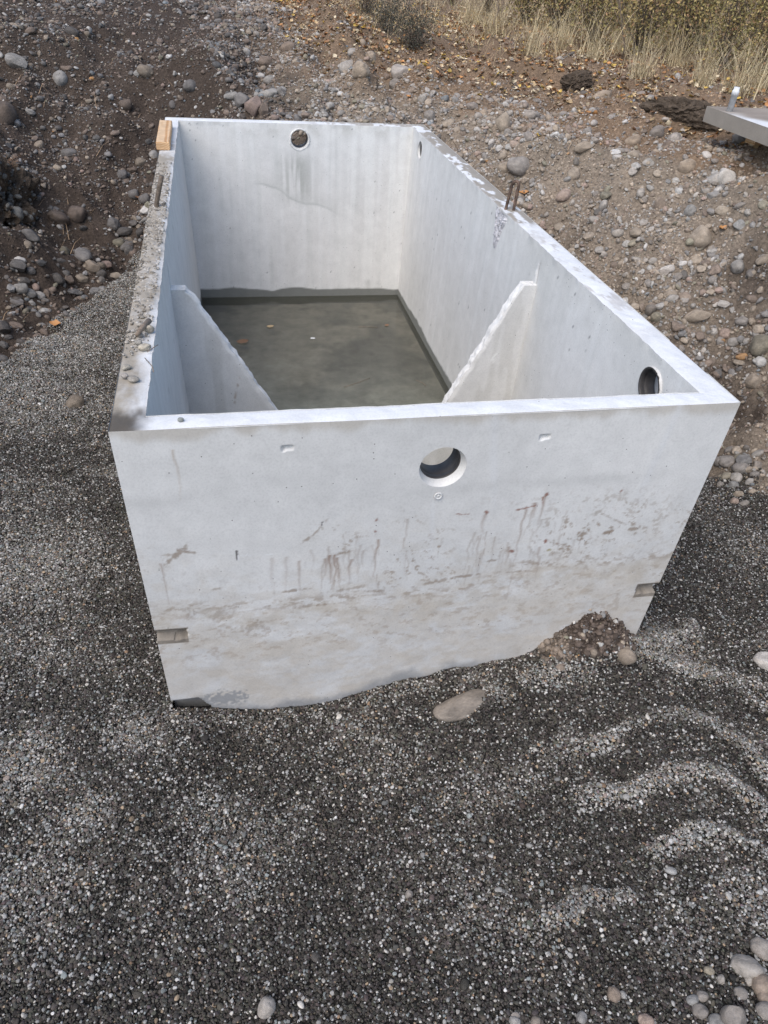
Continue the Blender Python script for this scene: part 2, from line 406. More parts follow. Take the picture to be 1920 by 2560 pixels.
def corner(outer, k, z):
    """corner k (0 near left, 1 near right, 2 far right, 3 far left) of the outer or inner outline at height z"""
    f = 1 - z / TH
    if outer:
        o = D_OUT * f
        x = np.where(True, (o, TW - o, TW + S_BR - o, o)[k], 0); y = (o, o, TL - o, TL - o)[k]
    else:
        s = D_SIDE * f
        x = (T_L + s, TW - T_R - s, TW - T_R + S_BR - s, T_L + s)[k]
        y = (T_F + D_FRONT * f, T_F + D_FRONT * f, TL - T_B - D_BACK * f, TL - T_B - D_BACK * f)[k]
    return np.stack([np.broadcast_to(x, np.shape(z)), np.broadcast_to(y, np.shape(z)), z], -1)

def drip(A, u, v, u0, v0, ln, w, strength, wob=.004, seed=0):
    """adds a run mark below (u0, v0)"""
    t = np.clip((v0 - v) / ln, 0, 1)
    c = u0 + (vnoise(v * 22 + seed, seed * 3.1) - .5) * wob * 4 + (vnoise(v * 60, seed) - .5) * wob
    k = np.exp(-((u - c) / (w * (1 - .45 * t))) ** 2) * ((v < v0) & (v > v0 - ln)) * (1 - .65 * t)
    return np.maximum(A, k * strength)
def blotch(A, u, v, u0, v0, a, b, ang, strength, seed=0, edge=.5):
    c, s = math.cos(ang), math.sin(ang); du, dv = u - u0, v - v0
    p, q = (du * c + dv * s) / a, (-du * s + dv * c) / b
    k = sstep(1.0, edge, np.sqrt(p * p + q * q) + (fbm(u * 95 + seed, v * 95, seed * 1.7, 3, .6) - .5) * 1.9)
    return np.maximum(A, k * strength)

CLEAN = np.array((.645, .638, .62)); MUD = np.array((.27, .20, .14)); RUST = np.array((.22, .085, .05)); TAN = np.array((.52, .468, .395)); DAMP = np.array((.30, .305, .31)); WHITE = np.array((.69, .695, .70))
def lay(c, col, k): return c * (1 - k)[:, None] + np.asarray(col)[None] * k[:, None]

def paint_front(u, v):
    c = np.repeat(CLEAN[None], len(u), 0)
    c = c * (.9 + .2 * fbm(u * 2.2, v * 2.2, 31, 4))[:, None]
    # weathering below the upper third: thin tan film with ragged flecks
    low = sstep(.80, .30, v + (fbm(u * 3, v * 3, 32) - .5) * .25)
    c = lay(c, TAN, low * .42 * sstep(.44, .64, fbm(u * 16, v * 26, 33, 5, .62)))
    # soil line left by earlier backfill, rising to the right
    line = .44 + .055 * u / 1.75 + (fbm(u * 4, 0, 34) - .5) * .10 - .03 * np.exp(-((u - .9) / .3) ** 2)
    d = v - line
    c = lay(c, MUD, .6 * np.exp(-(d / .022) ** 2) * sstep(.48, .64, fbm(u * 38, v * 80, 35, 4, .62)))
    c = lay(c, TAN * .92, .45 * np.exp(-((d + .05) / .06) ** 2) * sstep(.42, .60, fbm(u * 20, v * 34, 36, 5, .62)))
    below = sstep(.02, -.05, d)
    c = lay(c, TAN * 1.02, below * .42 * sstep(.40, .60, fbm(u * 7, v * 10, 37, 6, .6)))
    c = lay(c, MUD * 1.15, below * .38 * sstep(.57, .70, fbm(u * 36, v * 60, 38, 5, .62)) * sstep(.1, .25, v))
    c = lay(c, (.54, .50, .44), .45 * sstep(.9, 1.4, u) * sstep(.55, .2, v) * sstep(.35, .65, fbm(u * 5, v * 6, 57, 4)))
    # mud flecks scattered over the middle
    fl = sstep(.60, .70, fbm(u * 62 + v * 25, v * 62, 39, 5, .68)) * sstep(.42, .62, fbm(u * 6, v * 6, 40)) * (.25 + .75 * sstep(.35, .6, u)) * np.exp(-((v - .58) / .16) ** 2)
    c = lay(c, MUD, np.clip(fl, 0, 1) * .75)
    fr = sstep(.60, .70, fbm(u * 52 + 9 + v * 20, v * 50 - u * 14, 41, 5, .68)) * np.exp(-((u - 1.42) / .22) ** 2 - ((v - .63) / .13) ** 2)
    c = lay(c, MUD * .95, np.clip(fr * .9, 0, .7))
    A = np.zeros(len(u))
    for k in range(58):                                       # clear-water and mud runs
        u0 = [.60, .63, .70, .98, 1.06, 1.16, 1.30, 1.22][k % 8] + RNG.normal(0, .06); v0 = .61 + RNG.normal(0, .06)
        A = drip(A, u, v, u0, v0, RNG.uniform(.05, .16), RNG.uniform(.0025, .005), RNG.uniform(.2, .55), seed=k)
    c = lay(c, (.26, .19, .14), A)
    A = np.zeros(len(u))
    for k, (u0, v0, ln, w, s) in enumerate([(.56,.61,.12,.006,.8),(.575,.61,.15,.005,.8),(.59,.60,.11,.006,.75),(.545,.60,.09,.004,.6),(.625,.585,.10,.005,.6),(.70,.66,.16,.0045,.7),
                                            (.47,.60,.13,.005,.5),(.39,.62,.16,.007,.25),(.43,.62,.15,.006,.25),(1.16,.735,.22,.0045,.6),(1.19,.76,.06,.008,.7),(1.21,.785,.12,.005,.7),(1.03,.725,.08,.006,.5),
                                            (1.13,.585,.08,.005,.6),(1.24,.575,.10,.005,.5),(.075,.63,.17,.0035,.5)]):
        A = drip(A, u, v, u0, v0, ln, w, s, seed=60 + k)
    c = lay(c, (.24, .15, .10), A)
    A = np.zeros(len(u))                                      # scrapes and mud smears
    for k, (u0, v0, a, b, g, s) in enumerate([(.115,.655,.055,.010,.75,.7),(.145,.668,.035,.006,-.3,.7),(.10,.66,.02,.006,0,.6),(.60,.615,.035,.010,.1,.7),(.52,.71,.05,.005,.95,.6),(.49,.68,.03,.007,.6,.6),
                                              (.50,.40,.07,.010,0,.6),(.62,.46,.10,.008,.1,.5),(.33,.335,.05,.03,.1,.5),(1.37,.61,.03,.012,.4,.75),(1.46,.615,.035,.013,.5,.8),(1.55,.62,.03,.010,.1,.7),(1.30,.54,.03,.010,0,.35),
                                              (1.0,.47,.06,.008,.1,.7),(.9,.455,.08,.010,.15,.6),(.45,.475,.05,.008,.05,.7),(.70,.44,.06,.008,-.1,.6),(1.08,.53,.03,.007,.1,.6),(.22,.51,.02,.006,.2,.5),(1.48,.66,.07,.005,-.5,.5),(1.40,.70,.03,.012,.7,.45),(1.18,.47,.05,.006,0,.5),
                                              (.22,.40,.05,.03,.3,.4),(.13,.42,.02,.03,0,.5)]):
        A = blotch(A, u, v, u0, v0, a, b, g, s, k + 3, .25)
    c = lay(c, MUD * .9, A)
    A = np.zeros(len(u))                                      # rust
    for k, (u0, v0, a, b, g) in enumerate([(1.165,.742,.040,.0045,.22),(1.13,.735,.012,.006,.6),(1.035,.735,.010,.009,0),(1.215,.785,.008,.009,0),(1.205,.77,.006,.018,.2),(.695,.735,.008,.008,0),(.693,.690,.010,.009,0),(1.46,.78,.009,.006,.6),(1.25,.595,.008,.010,0),(1.145,.565,.010,.008,.5),(.95,.735,.03,.003,-.1)]):
        A = blotch(A, u, v, u0, v0, a, b, g, .85, k + 50, .3)
    c = lay(c, RUST, A)
    c = lay(c, (.30, .25, .10), blotch(np.zeros(len(u)), u, v, 1.27, .555, .016, .006, .1, .8, 77))
    A = drip(np.zeros(len(u)), u, v, .148, 1.02, .17, .0035, .5, .003, 91)
    c = lay(c, (.36, .27, .18), A)
    # chalk marks
    A = np.zeros(len(u))
    for k, (u0, v0, a, b, g) in enumerate([(.29,.635,.0035,.02,0),(.30,.637,.006,.003,.3),(.306,.634,.006,.0028,-.4),(.315,.637,.006,.003,.5),(.323,.634,.006,.0028,0),(.38,.632,.028,.0028,.03),(.86,.60,.03,.0028,.1),(.83,.595,.02,.0025,0)]):
        A = blotch(A, u, v, u0, v0, a, b, g, .6, k + 20, .5)
    c = lay(c, WHITE * 1.1, A)
    A = blotch(np.zeros(len(u)), u, v, .286, .638, .0035, .024, -.06, .9, 4, .5); A = blotch(A, u, v, .535, .735, .0035, .022, -.1, .8, 5, .5)
    c = lay(c, (.06, .05, .05), A)
    # darker line of bleed under the rim and damp foot
    c = lay(c, TAN * .85, .6 * sstep(1.045, 1.078, v + (fbm(u * 18, 0, 42) - .5) * .05))
    foot = height(u, np.full(len(u), -.03))
    c = lay(c, DAMP, .9 * sstep(.055, .0, v - foot + (fbm(u * 14, v * 9, 43, 5, .6) - .5) * .10) * sstep(1.35, 1.0, u))
    c = lay(c, DAMP, blotch(np.zeros(len(u)), u, v, .21, -.02, .085, .045, 0, .9, 11, .6))
    c = lay(c, WHITE * .95, .5 * np.exp(-((u - 1.05 - .05 * np.sin(v * 4)) / .012) ** 2) * sstep(.7, .85, v))
    c = lay(c, WHITE * .95, .5 * np.exp(-((u - 1.55 + .09 * (1 - v)) / .012) ** 2) * sstep(.7, .85, v))
    c = lay(c, WHITE * .95, .45 * np.exp(-((u - .86 + .012 * np.sin(v * 8)) / .008) ** 2) * sstep(.45, .65, v) * sstep(.85, .75, v))
    # pour line
    pl = .865 - .03 * u + (fbm(u * 3, 0, 47) - .5) * .06
    c = lay(c, CLEAN * .86, .6 * np.exp(-((v - pl) / .02) ** 2) * sstep(.42, .6, fbm(u * 3, 3, 48)))
    return c
def paint_inner(k):
    def f(u, v, x, y):
        c = np.repeat((CLEAN * .98)[None], len(u), 0) * (.92 + .16 * fbm(u * 1.6, v * 1.6, 70 + k, 4))[:, None]
        st = fbm(u * 34, v * 1.5, 73 + k, 4)                                # vertical runs
        c = lay(c, (.53, .54, .52), .38 * sstep(.5, .8, st))
        c = lay(c, (.70, .70, .69), .35 * sstep(.52, .8, fbm(u * 26 + 7, v * .9, 75 + k, 3)))
        if k == 2:
            top = sstep(.98, 1.05, v + (fbm(u * 12, 0, 80) - .5) * .04)
            c = lay(c, (.48, .47, .44), .5 * top * sstep(.45, .6, fbm(u * 10, v * 10, 81)))
            # dirty run below the pipe hole and an old water mark
            g = np.exp(-((u - .84) / .11) ** 2) * sstep(.95, .82, v) * sstep(.52, .70, v)
            c = lay(c, (.36, .365, .34), .9 * g * sstep(.30, .58, fbm(u * 40, v * 2.0, 82)))
            ln = .66 - .25 * (u - .6) + (fbm(u * 6, 0, 83) - .5) * .05 + .05 * sstep(.9, .6, u)
            dd = v - ln
            c = lay(c, (.42, .43, .41), .6 * (np.exp(-(dd / .007) ** 2) + .5 * sstep(.09, .0, dd) * sstep(-.005, .003, dd)) * sstep(.52, .62, u) * sstep(1.2, 1.0, u))
            c = lay(c, (.70, .70, .68), .5 * sstep(.9, 1.3, u) * sstep(.48, .6, fbm(u * 30, v * .8, 86)))
            c = lay(c, (.44, .44, .42), .5 * np.exp(-((u - 1.37) / .03) ** 2) * sstep(.42, .2, v) * sstep(.4, .6, fbm(u * 20, v * 8, 84)))
        if k == 1:
            c = lay(c, (.54, .535, .51), .5 * sstep(.4, .65, fbm(u * 2.2, v * 1.2, 87, 3)))
        # dark specks
        c = lay(c, (.14, .14, .14), .8 * sstep(.885, .92, fbm(u * 60, v * 34, 88 + k, 2)))
        # tide line above the water
        tw = v - (WATER_Z + .055 + (fbm(u * 5, 0, 89 + k, 4) - .5) * .05)
        c = lay(c, (.16, .165, .15), .95 * sstep(.008, -.004, tw))
        c = lay(c, (.64, .64, .62), .4 * sstep(.05, .01, tw) * sstep(-.002, .006, tw))
        return c
    return f
def paint_rim(x, y):
    c = np.repeat((WHITE * 1.0)[None], len(x), 0) * (.93 + .14 * fbm(x * 9, y * 9, 95, 4))[:, None]
    n = fbm(x * 7, y * 5, 96, 5, .6); n2 = fbm(x * 26, y * 10, 97, 4, .6)
    left = sstep(.14, .08, x)
    dl = left * np.clip(sstep(.30, .42, n2 + .35 * sstep(3.1, 2.6, y) + .1) , 0, 1) * sstep(3.1, 2.75, y + (n - .5) * .5) * sstep(.115, .045, x + (n2 - .5) * .07 + .03 * sstep(.9, .3, y))
    dl = np.maximum(dl, left * sstep(2.98, 3.02, y) * sstep(3.25, 3.2, y) * sstep(.1, .06, x) * sstep(.4, .55, n2) * .7)
    c = lay(c, (.31, .27, .215), np.clip(dl * (.55 + .9 * fbm(x * 40, y * 22, 98, 4, .6)), 0, 1) * .95)
    c = lay(c, (.075, .065, .055), .9 * sstep(.11, .04, np.hypot(x * .8, y - .02) + (n2 - .5) * .08))
    right = sstep(TW - .14, TW - .09, x)
    back = sstep(1.35, 1.75, y + (n - .5) * .7)
    dr = right * back * sstep(.42, .52, n2 + .16 * sstep(TW - .075, TW - .03, x) + .05 * np.sin(y * 6))
    c = lay(c, (.27, .235, .19), np.clip(dr, 0, 1) * .9)
    c = lay(c, (.36, .32, .28), right * (1 - back) * .6 * sstep(.55, .68, n2) * sstep(.3, .9, y))
    bk = sstep(TL - .12, TL - .08, y)
    c = lay(c, (.33, .29, .24), bk * .85 * sstep(.75, 1.25, x) * sstep(.42, .55, n2 + .1 * (n - .5)))
    return c

tank = empty('concrete_tank', (0, 0, 0))
tag(tank, 'large open-topped grey precast concrete tank standing in the gravel pit', 'septic tank')
HOLES = {0: (.875, .912, .069, .052), 2: (.862, .99, .058, .050), 1: (None,)}
def build_wall(k):
    """wall between corners k and k+1; k = 0 near, 1 right, 2 far, 3 left"""
    k2 = (k + 1) % 4
    length = (TW, TL, TW, TL)[k]
    step_o = .004 if k == 0 else .02
    step_i = (.02, .011, .008, .014)[k]
    ax = 0 if k in (0, 2) else 1
    V, Q, C = [], [], []; base = 0
    hole_list = {0: [(.875, .912, .069, .0605)], 1: [(.300, 1.000 - .022, .078, .060), (3.573, .99, .052, .052)], 2: [(.862, .99, .058, .058)], 3: []}[k]
    for outer in (True, False):
        st = step_o if outer else step_i
        zs = np.linspace(ZB, TH, max(8, int((TH - ZB) / st)))
        us = np.linspace(0, length, max(8, int(length / st)))
        V2, Q2 = None, None
        hs = [(h[0], h[1], h[2] if outer else h[3]) for h in hole_list]
        if len(hs) == 2:                                       # two holes: two panels side by side
            mid = len(us) // 2
            a, qa = grid_hole(us[:mid + 1], zs, hs[0]); b, qb = grid_hole(us[mid:], zs, hs[1])
            V2 = np.concatenate([a, b]); Q2 = np.concatenate([qa, qb + len(a)])
        else: V2, Q2 = grid_hole(us, zs, hs[0] if hs else None)
        pu, pz = V2[:, 0], V2[:, 1]
        A, B = corner(outer, k, pz), corner(outer, k2, pz)
        # pu is the world coordinate along the wall (x or y)
        a0, b0 = A[:, ax], B[:, ax]
        lo0, hi0 = np.minimum(a0, b0), np.maximum(a0, b0)
        w = np.clip(pu / length, 0, 1)
        along = lo0 + (hi0 - lo0) * w
        # keep hole circles true: use the world coordinate itself near holes
        if hs:
            near = np.zeros(len(pu))
            for h in hs: near = np.maximum(near, sstep(h[2] * 3.2, h[2] * 1.6, np.hypot(pu - h[0], pz - h[1])))
            along = along * (1 - near) + pu * near
        s = (along - a0) / (b0 - a0)
        P = A + (B - A) * s[:, None]
        nrm = np.array([(0, -1, 0), (1, 0, 0), (0, 1, 0), (-1, 0, 0)][k], float) * (1 if outer else -1)
        fade = sstep(0, .05, s) * sstep(0, .05, 1 - s)
        q = P[:, ax]
        amp = .006 if (outer and k == 0) else .004
        disp = (fbm(q * 3, pz * 3, 50 + k * 3 + outer, 4) - .5) * amp * fade
        if outer and k == 0: disp = disp + (fbm(q * 40, pz * 40, 58, 3) - .5) * .0011 * sstep(.02, .08, s) * sstep(.02, .08, 1 - s) * sstep(.9, .3, pz)
        if not outer:                                           # ragged lip on the inner top edge
            lip = sstep(TH - .03, TH, pz) * fade
            disp = disp + lip * ((fbm(q * 26, 1, 60 + k, 4, .65) - .5) * (.013 if k in (1, 2) else .008) + .001)
        P = P + nrm[None] * disp[:, None]
        if outer:
            dep = .055
            if k == 0:
                rec = ((pz > .304 + .008 * vnoise(q * 60, 1.5)) & (pz < .350) & ((q < .110 + .012 * vnoise(pz * 120, 2.5)) | (q > TW - .10))) * (.020 + .012 * fbm(q * 40, pz * 40, 61))
                notch = (pz > .288) & (pz < .355) & ((q < .119) | (q > TW - .104))
                rec = np.maximum(rec, ((pz < .0 - .05 * sstep(.115, .16, q)) & (q < .16)) * .05)
                for hx, hz in ((.437, 1.005), (1.163, .997)):     # two cast slots below the rim
                    rec = np.maximum(rec, ((np.abs(q - hx) < .014) & (np.abs(pz - hz - .1 * (q - hx)) < .0065)) * .012)
                P[:, 1] += rec
                # little bug-ring under the pipe hole
            else:
                cut = (((pz > .304) & (pz < .350)) | (pz < 0)) & (k != 2)
                lim = np.where(pz < 0, .05 + D_OUT, .024 + D_OUT * (1 - pz / TH))
                P[:, 1] = np.where(cut & (P[:, 1] < lim), lim, P[:, 1])
        # colour
        if k == 0 and outer:
            c = paint_front(P[:, 0], pz)
            c[notch] = np.array((.235, .205, .17))[None] * (.6 + .8 * fbm(q[notch] * 50, pz[notch] * 50, 65, 3))[:, None]
            c[(pz < 0) & (rec > .03)] *= .75  # shade under the corner lip painted into the recess colour
        elif outer: c = np.repeat((CLEAN * .85)[None], len(pz), 0) * (.8 + .4 * fbm(q * 4, pz * 4, 66 + k, 4))[:, None]
        else: c = paint_inner(k)(q, pz, P[:, 0], P[:, 1])
        if outer: Qo = Q2 if k in (0, 1) else Q2[:, ::-1]
        else: Qo = Q2[:, ::-1] if k in (0, 1) else Q2
        V.append(P); Q.append(Qo + base); C.append(c); base += len(P)
        if outer: rim_us = None
    # rim: outer edge to inner edge
    n = int(length / .006); m = 16
    t = np.linspace(0, 1, n)[:, None]; r = np.linspace(0, 1, m)[None]
    zt = np.full(1, TH)
    Ao, Bo, Ai, Bi = [np.array(corner(o, kk, zt))[0] for o, kk in ((True, k), (True, k2), (False, k), (False, k2))]
    E0 = Ao + (Bo - Ao) * t; E1 = Ai + (Bi - Ai) * t
    P = E0[:, None] * (1 - r[..., None]) + E1[:, None] * r[..., None]
    P = P.reshape(-1, 3)
    tt = np.repeat(t[:, 0], m); rr = np.tile(r[0], n); fade = sstep(0, .05, tt) * sstep(0, .05, 1 - tt)
    qi = P[:, ax]
    nrm_i = -np.array([(0, -1, 0), (1, 0, 0), (0, 1, 0), (-1, 0, 0)][k], float)
    lip = (fbm(qi * 26, 1, 60 + k, 4, .65) - .5) * (.013 if k in (1, 2) else .008) + .001
    P = P + nrm_i[None] * (lip * fade * sstep(.6, 1, rr) + (fbm(qi * 3, TH * 3, 50 + k * 3, 4) - .5) * .004 * fade * rr)[:, None]
    edge = np.sin(np.clip(rr, 0, 1) * math.pi) ** .5
    P[:, 2] += .0035 * edge + (fbm(P[:, 0] * 30, P[:, 1] * 30, 62, 4, .6) - .5) * .0065 * edge - .003
    rough = sstep(.1, .06, P[:, 0]) * sstep(2.9, 2.5, P[:, 1]) * sstep(.5, .9, P[:, 1])
    P[:, 2] += rough * edge * fbm(P[:, 0] * 70, P[:, 1] * 70, 63, 2) * .010
    V.append(P); C.append(paint_rim(P[:, 0], P[:, 1]))
    qd = grid_quads(n, m); Q.append(qd + base); base += len(P)
    # bores
    for h in hole_list:
        K = 56; an = np.linspace(0, 2 * math.pi, K, endpoint=False)
        rings = []
        prof = [(0, h[2]), (.42, h[2] * .88), (.45, h[3]), (1, h[3])] if k == 0 else [(0, h[2]), (1, h[3])]
        for w, rad in prof:
            zz = h[1] + rad * np.sin(an); al = h[0] + rad * np.cos(an)
            po, pi = corner(True, k, zz), corner(False, k, zz)
            oa = 1 - ax
            depth = po[:, oa] * (1 - w) + pi[:, oa] * w
            if k == 1: depth = depth + S_BR * h[0] / TL
            p = np.zeros((K, 3)); p[:, ax] = al; p[:, oa] = depth; p[:, 2] = zz; rings.append(p)
        R = np.concatenate(rings); V.append(R)
        cc = np.repeat((CLEAN * 1.08)[None], len(R), 0); C.append(cc)
        for w in range(len(prof) - 1):
            i = np.arange(K); j = (i + 1) % K
            qd = np.stack([w * K + i, w * K + j, (w + 1) * K + j, (w + 1) * K + i], -1) + base
            Q.append(qd)
        base += len(R)
    me = mesh_np('wall', np.concatenate(V), np.concatenate(Q))
    set_col(me, np.concatenate(C))
    o = add_obj('wall', me, M_CONC, tank)
    return o
WALLS = [build_wall(k) for k in range(4)]
for o, l in zip(WALLS, ('near end wall, scuffed with mud and rust runs, with a round pipe hole', 'right-hand side wall with a rebar loop and two pipe holes', 'far end wall with a stone-filled round pipe hole', 'left-hand side wall with soil and grit on its top')): o['label'] = l

# floor of the tank under water
nx, ny = 80, 170
X, Y = np.meshgrid(np.linspace(.06, TW - .06, nx), np.linspace(.06, TL - .1, ny), indexing='ij')
me = mesh_np('floor', np.stack([X.ravel(), Y.ravel(), np.full(X.size, FLOOR_Z) + .012 * fbm(X.ravel() * 3, Y.ravel() * 3, 5.5)], -1), grid_quads(nx, ny))
x, y = X.ravel(), Y.ravel()
c = np.repeat(np.array((.26, .25, .22))[None], len(x), 0) * (.75 + .5 * fbm(x * 2.2, y * 2.2, 21, 5))[:, None]
c = lay(c, (.56, .52, .44), .85 * sstep(.43, .62, fbm(x * 1.6 + 3, y * 2.3, 22, 4)) * sstep(1.9, 2.8, y))
c = lay(c, (.46, .47, .43), .8 * sstep(2.9, 1.6, y + (fbm(x * 4, y * 2, 23) - .5)))
c = lay(c, (.07, .066, .056), .35 * sstep(.62, .80, fbm(x * 9, y * 9, 24, 4)))
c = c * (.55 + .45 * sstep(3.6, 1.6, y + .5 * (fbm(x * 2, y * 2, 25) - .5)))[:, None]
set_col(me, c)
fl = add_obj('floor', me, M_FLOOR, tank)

# standing water
m, nt, b = new_mat('standing_water')
for n_ in list(nt.nodes): nt.nodes.remove(n_)
out = N(nt, 'ShaderNodeOutputMaterial'); tr = N(nt, 'ShaderNodeBsdfTransparent'); gl = N(nt, 'ShaderNodeBsdfGlossy'); df = N(nt, 'ShaderNodeBsdfDiffuse')
tr.inputs[0].default_value = (.78, .785, .74, 1); gl.inputs['Roughness'].default_value = .03; df.inputs[0].default_value = (.17, .17, .145, 1)
fr = N(nt, 'ShaderNodeFresnel'); fr.inputs[0].default_value = 1.42
mx = N(nt, 'ShaderNodeMixShader'); mx.inputs[0].default_value = .12; nt.links.new(tr.outputs[0], mx.inputs[1]); nt.links.new(df.outputs[0], mx.inputs[2])
mx2 = N(nt, 'ShaderNodeMixShader'); nt.links.new(fr.outputs[0], mx2.inputs[0]); nt.links.new(mx.outputs[0], mx2.inputs[1]); nt.links.new(gl.outputs[0], mx2.inputs[2])
nt.links.new(mx2.outputs[0], out.inputs[0]); M_WATER = m
pts = [corner(False, k, np.array([WATER_Z]))[0] for k in range(4)]
ctr = np.mean(pts, 0); pts = [p + (p - ctr) * .003 for p in pts]
water = add_obj('water', mesh_np('water', pts, [(0, 1, 2, 3)]), M_WATER); tag(water, kind='structure')

# broken-out baffle: two triangular fins left on the side walls
def baffle(side):
    th = .055; xs = []
    f = lambda z: (T_L + D_SIDE * (1 - z / TH) - .01) if side < 0 else (TW - T_R + S_BR * .34 - D_SIDE * (1 - z / TH) + .01)
    def edge(z):                                               # free edge
        if side < 0: return np.where(z > .905, .15 - .0 * z, .166 + (.905 - z) * .594)
        return np.where(z > .93, 1.58, 1.58 - (.93 - z) * .49)
    ztop = .925
    n, mm = 90, 40
    z = np.linspace(FLOOR_Z - .02, ztop, n)[:, None]; s = np.linspace(0, 1, mm)[None]
    xw = f(z) + 0 * s; xe = edge(z) + (fbm(z * 30, side * 3, 110, 4, .65) - .5) * .018
    x = xw * (1 - s) + xe * s
    V, Q, C = [], [], []; base = 0
    for yy, flip in ((BAF_Y, False), (BAF_Y + th, True)):
        yv = yy + (fbm(x * 5, z * 5 + 0 * s, 111, 3) - .5) * .004 + (.010 if not flip else -.010) * sstep(.93, 1.0, s) * (fbm(z * 40, s, 112) + .1)
        P = np.stack([x, yv + 0 * x, z + 0 * x], -1).reshape(-1, 3); V.append(P)
        q = grid_quads(n, mm) + base
        Q.append(q if (flip == (side > 0)) else q[:, ::-1]); base += len(P)
        u, v = P[:, 0], P[:, 2]
        c = np.repeat(CLEAN[None], len(u), 0) * (.9 + .2 * fbm(u * 4, v * 3, 113, 4))[:, None]
        c = lay(c, (.48, .47, .44), .4 * sstep(.55, .7, fbm(u * 20, v * 3, 114, 3)))
        if side > 0: c = lay(c, (.74, .74, .72), blotch(np.zeros(len(u)), u, v, 1.50, .58, .012, .03, 0, .8, 6, .7))
        else: c = lay(c, (.30, .21, .14), blotch(np.zeros(len(u)), u, v, .325, .46, .004, .06, -.25, .7, 6, .6))
        C.append(c)
    # broken edge faces
    P0 = V[0].reshape(n, mm, 3); P1 = V[1].reshape(n, mm, 3)
    for ea, eb in ((P0[:, -1], P1[:, -1]), (P0[-1], P1[-1])):
        r = np.linspace(0, 1, 9)[None, :, None]
        E = ea[:, None] * (1 - r) + eb[:, None] * r
        k = (fbm(E[..., 0] * 45 + E[..., 2] * 60, E[..., 1] * 70, 115, 3, .6) - .42) * .030 * np.sin(r[..., 0] * math.pi) ** .6
        E[..., 0] += k * (1 if side < 0 else -1) * .8; E[..., 2] += k * .6
        P = E.reshape(-1, 3); V.append(P); q = grid_quads(len(ea), 9) + base; Q.append(q); base += len(P)
        C.append(np.repeat((CLEAN * 1.06)[None], len(P), 0) * (.85 + .3 * fbm(P[:, 2] * 60, P[:, 1] * 60, 116))[:, None])
    me = mesh_np('baffle', np.concatenate(V), np.concatenate(Q)); set_col(me, np.concatenate(C))
    o = add_obj('baffle', me, M_CONC, tank)
    o['label'] = 'triangular fin of the broken-out partition, rough along its sloping edge'
    # scar of the missing upper part on the wall
    zz = np.linspace(ztop - .01, TH - .05, 26)[:, None]; r = np.linspace(-1, 1, 7)[None]
    xw = f(zz) + (-side) * (.011 + .010 * (1 - r ** 2) * fbm(zz * 40, 2.2 * side, 117, 3, .6) * sstep(TH - .04, TH - .12, zz))
    P = np.stack([xw + 0 * r, BAF_Y + .028 + r * .016 + (fbm(zz * 18, 7, 118) - .5) * .02 + 0 * zz, zz + 0 * r], -1).reshape(-1, 3)
    me = mesh_np('scar_ridge', P, grid_quads(26, 7)); set_col(me, np.repeat((CLEAN * .9)[None], len(P), 0))
    add_obj('scar_ridge', me, M_CONC, o)
    return o
baffle(-1); baffle(1)

# rubber seals cast in the pipe holes
def lathe(prof, K, axis_pt, axis_dir, name, mat, parent):
    a = Vector(axis_dir).normalized(); t = a.orthogonal().normalized(); bt = a.cross(t)
    V = []
    for d, r in prof:
        for i in range(K):
            an = 2 * math.pi * i / K
            V.append(tuple(Vector(axis_pt) + a * d + t * (r * math.cos(an)) + bt * (r * math.sin(an))))
    Q = [(w * K + i, w * K + (i + 1) % K, (w + 1) * K + (i + 1) % K, (w + 1) * K + i) for w in range(len(prof) - 1) for i in range(K)]
    return add_obj(name, mesh_np(name, V, Q), mat, parent)
def seal(pt, d, r, ln):
    prof = [(0, r * 1.10), (0, r * .995), (.004, r * .975), (.014, r * .955), (.016, r * .972), (.019, r * .972), (.021, r * .95), (ln * .6, r * .94), (ln - .003, r * .935), (ln, r * .95), (ln, r * 1.06)]
    return lathe(prof, 48, pt, d, 'pipe_seal', M_RUBBER, tank)
seal((.875, .036, .912), (0, 1, 0), .0595, .066)
seal((1.640, .300, .978), (1, 0, 0), .0585, .055)
seal((.862, 3.835, .99), (0, 1, 0), .0575, .05)
seal((1.650, 3.573, .99), (1, 0, 0), .0515, .06)
def mortar_ring(c, ax, r, amt, nrm, ragged):
    K = 90; V = []; seg = 7
    t = Vector((1, 0, 0)) if ax == 0 else Vector((0, 1, 0)); n = Vector(nrm)
    for i in range(K):
        an = 2 * math.pi * i / K
        w = amt * (.35 + ragged * float(fbm(math.cos(an) * 2.2 + 5, math.sin(an) * 2.2, c[1], 3)) * (1.5 if math.sin(an) < -.3 else .8))
        for j in range(seg):
            b = j / (seg - 1)
            rr = r - .001 + w * b; hh = .0012 + .006 * math.sin(b * math.pi) * (.5 + float(vnoise(i * .7, j * .9, 3)))
            if j == seg - 1: hh = -.004
            V.append(tuple(Vector(c) + t * (rr * math.cos(an)) + Vector((0, 0, rr * math.sin(an))) + n * hh))
    Q = [(i * seg + j, ((i + 1) % K) * seg + j, ((i + 1) % K) * seg + j + 1, i * seg + j + 1) for i in range(K) for j in range(seg - 1)]
    me = mesh_np('mortar_lip', V, Q); set_col(me, np.repeat((CLEAN * .92)[None], len(V), 0))
    add_obj('mortar_lip', me, M_CONC, tank)
yb_in = TL - T_B - D_BACK * (1 - .99 / TH)
mortar_ring((.862, yb_in, .99), 0, .058, .011, (0, -1, 0), 1.6)
xr_in = TW - T_R - D_SIDE * (1 - .978 / TH)
mortar_ring((xr_in - .001, .300, .978), 1, .060, .008, (-1, 0, 0), 1.0)
me_ring = None
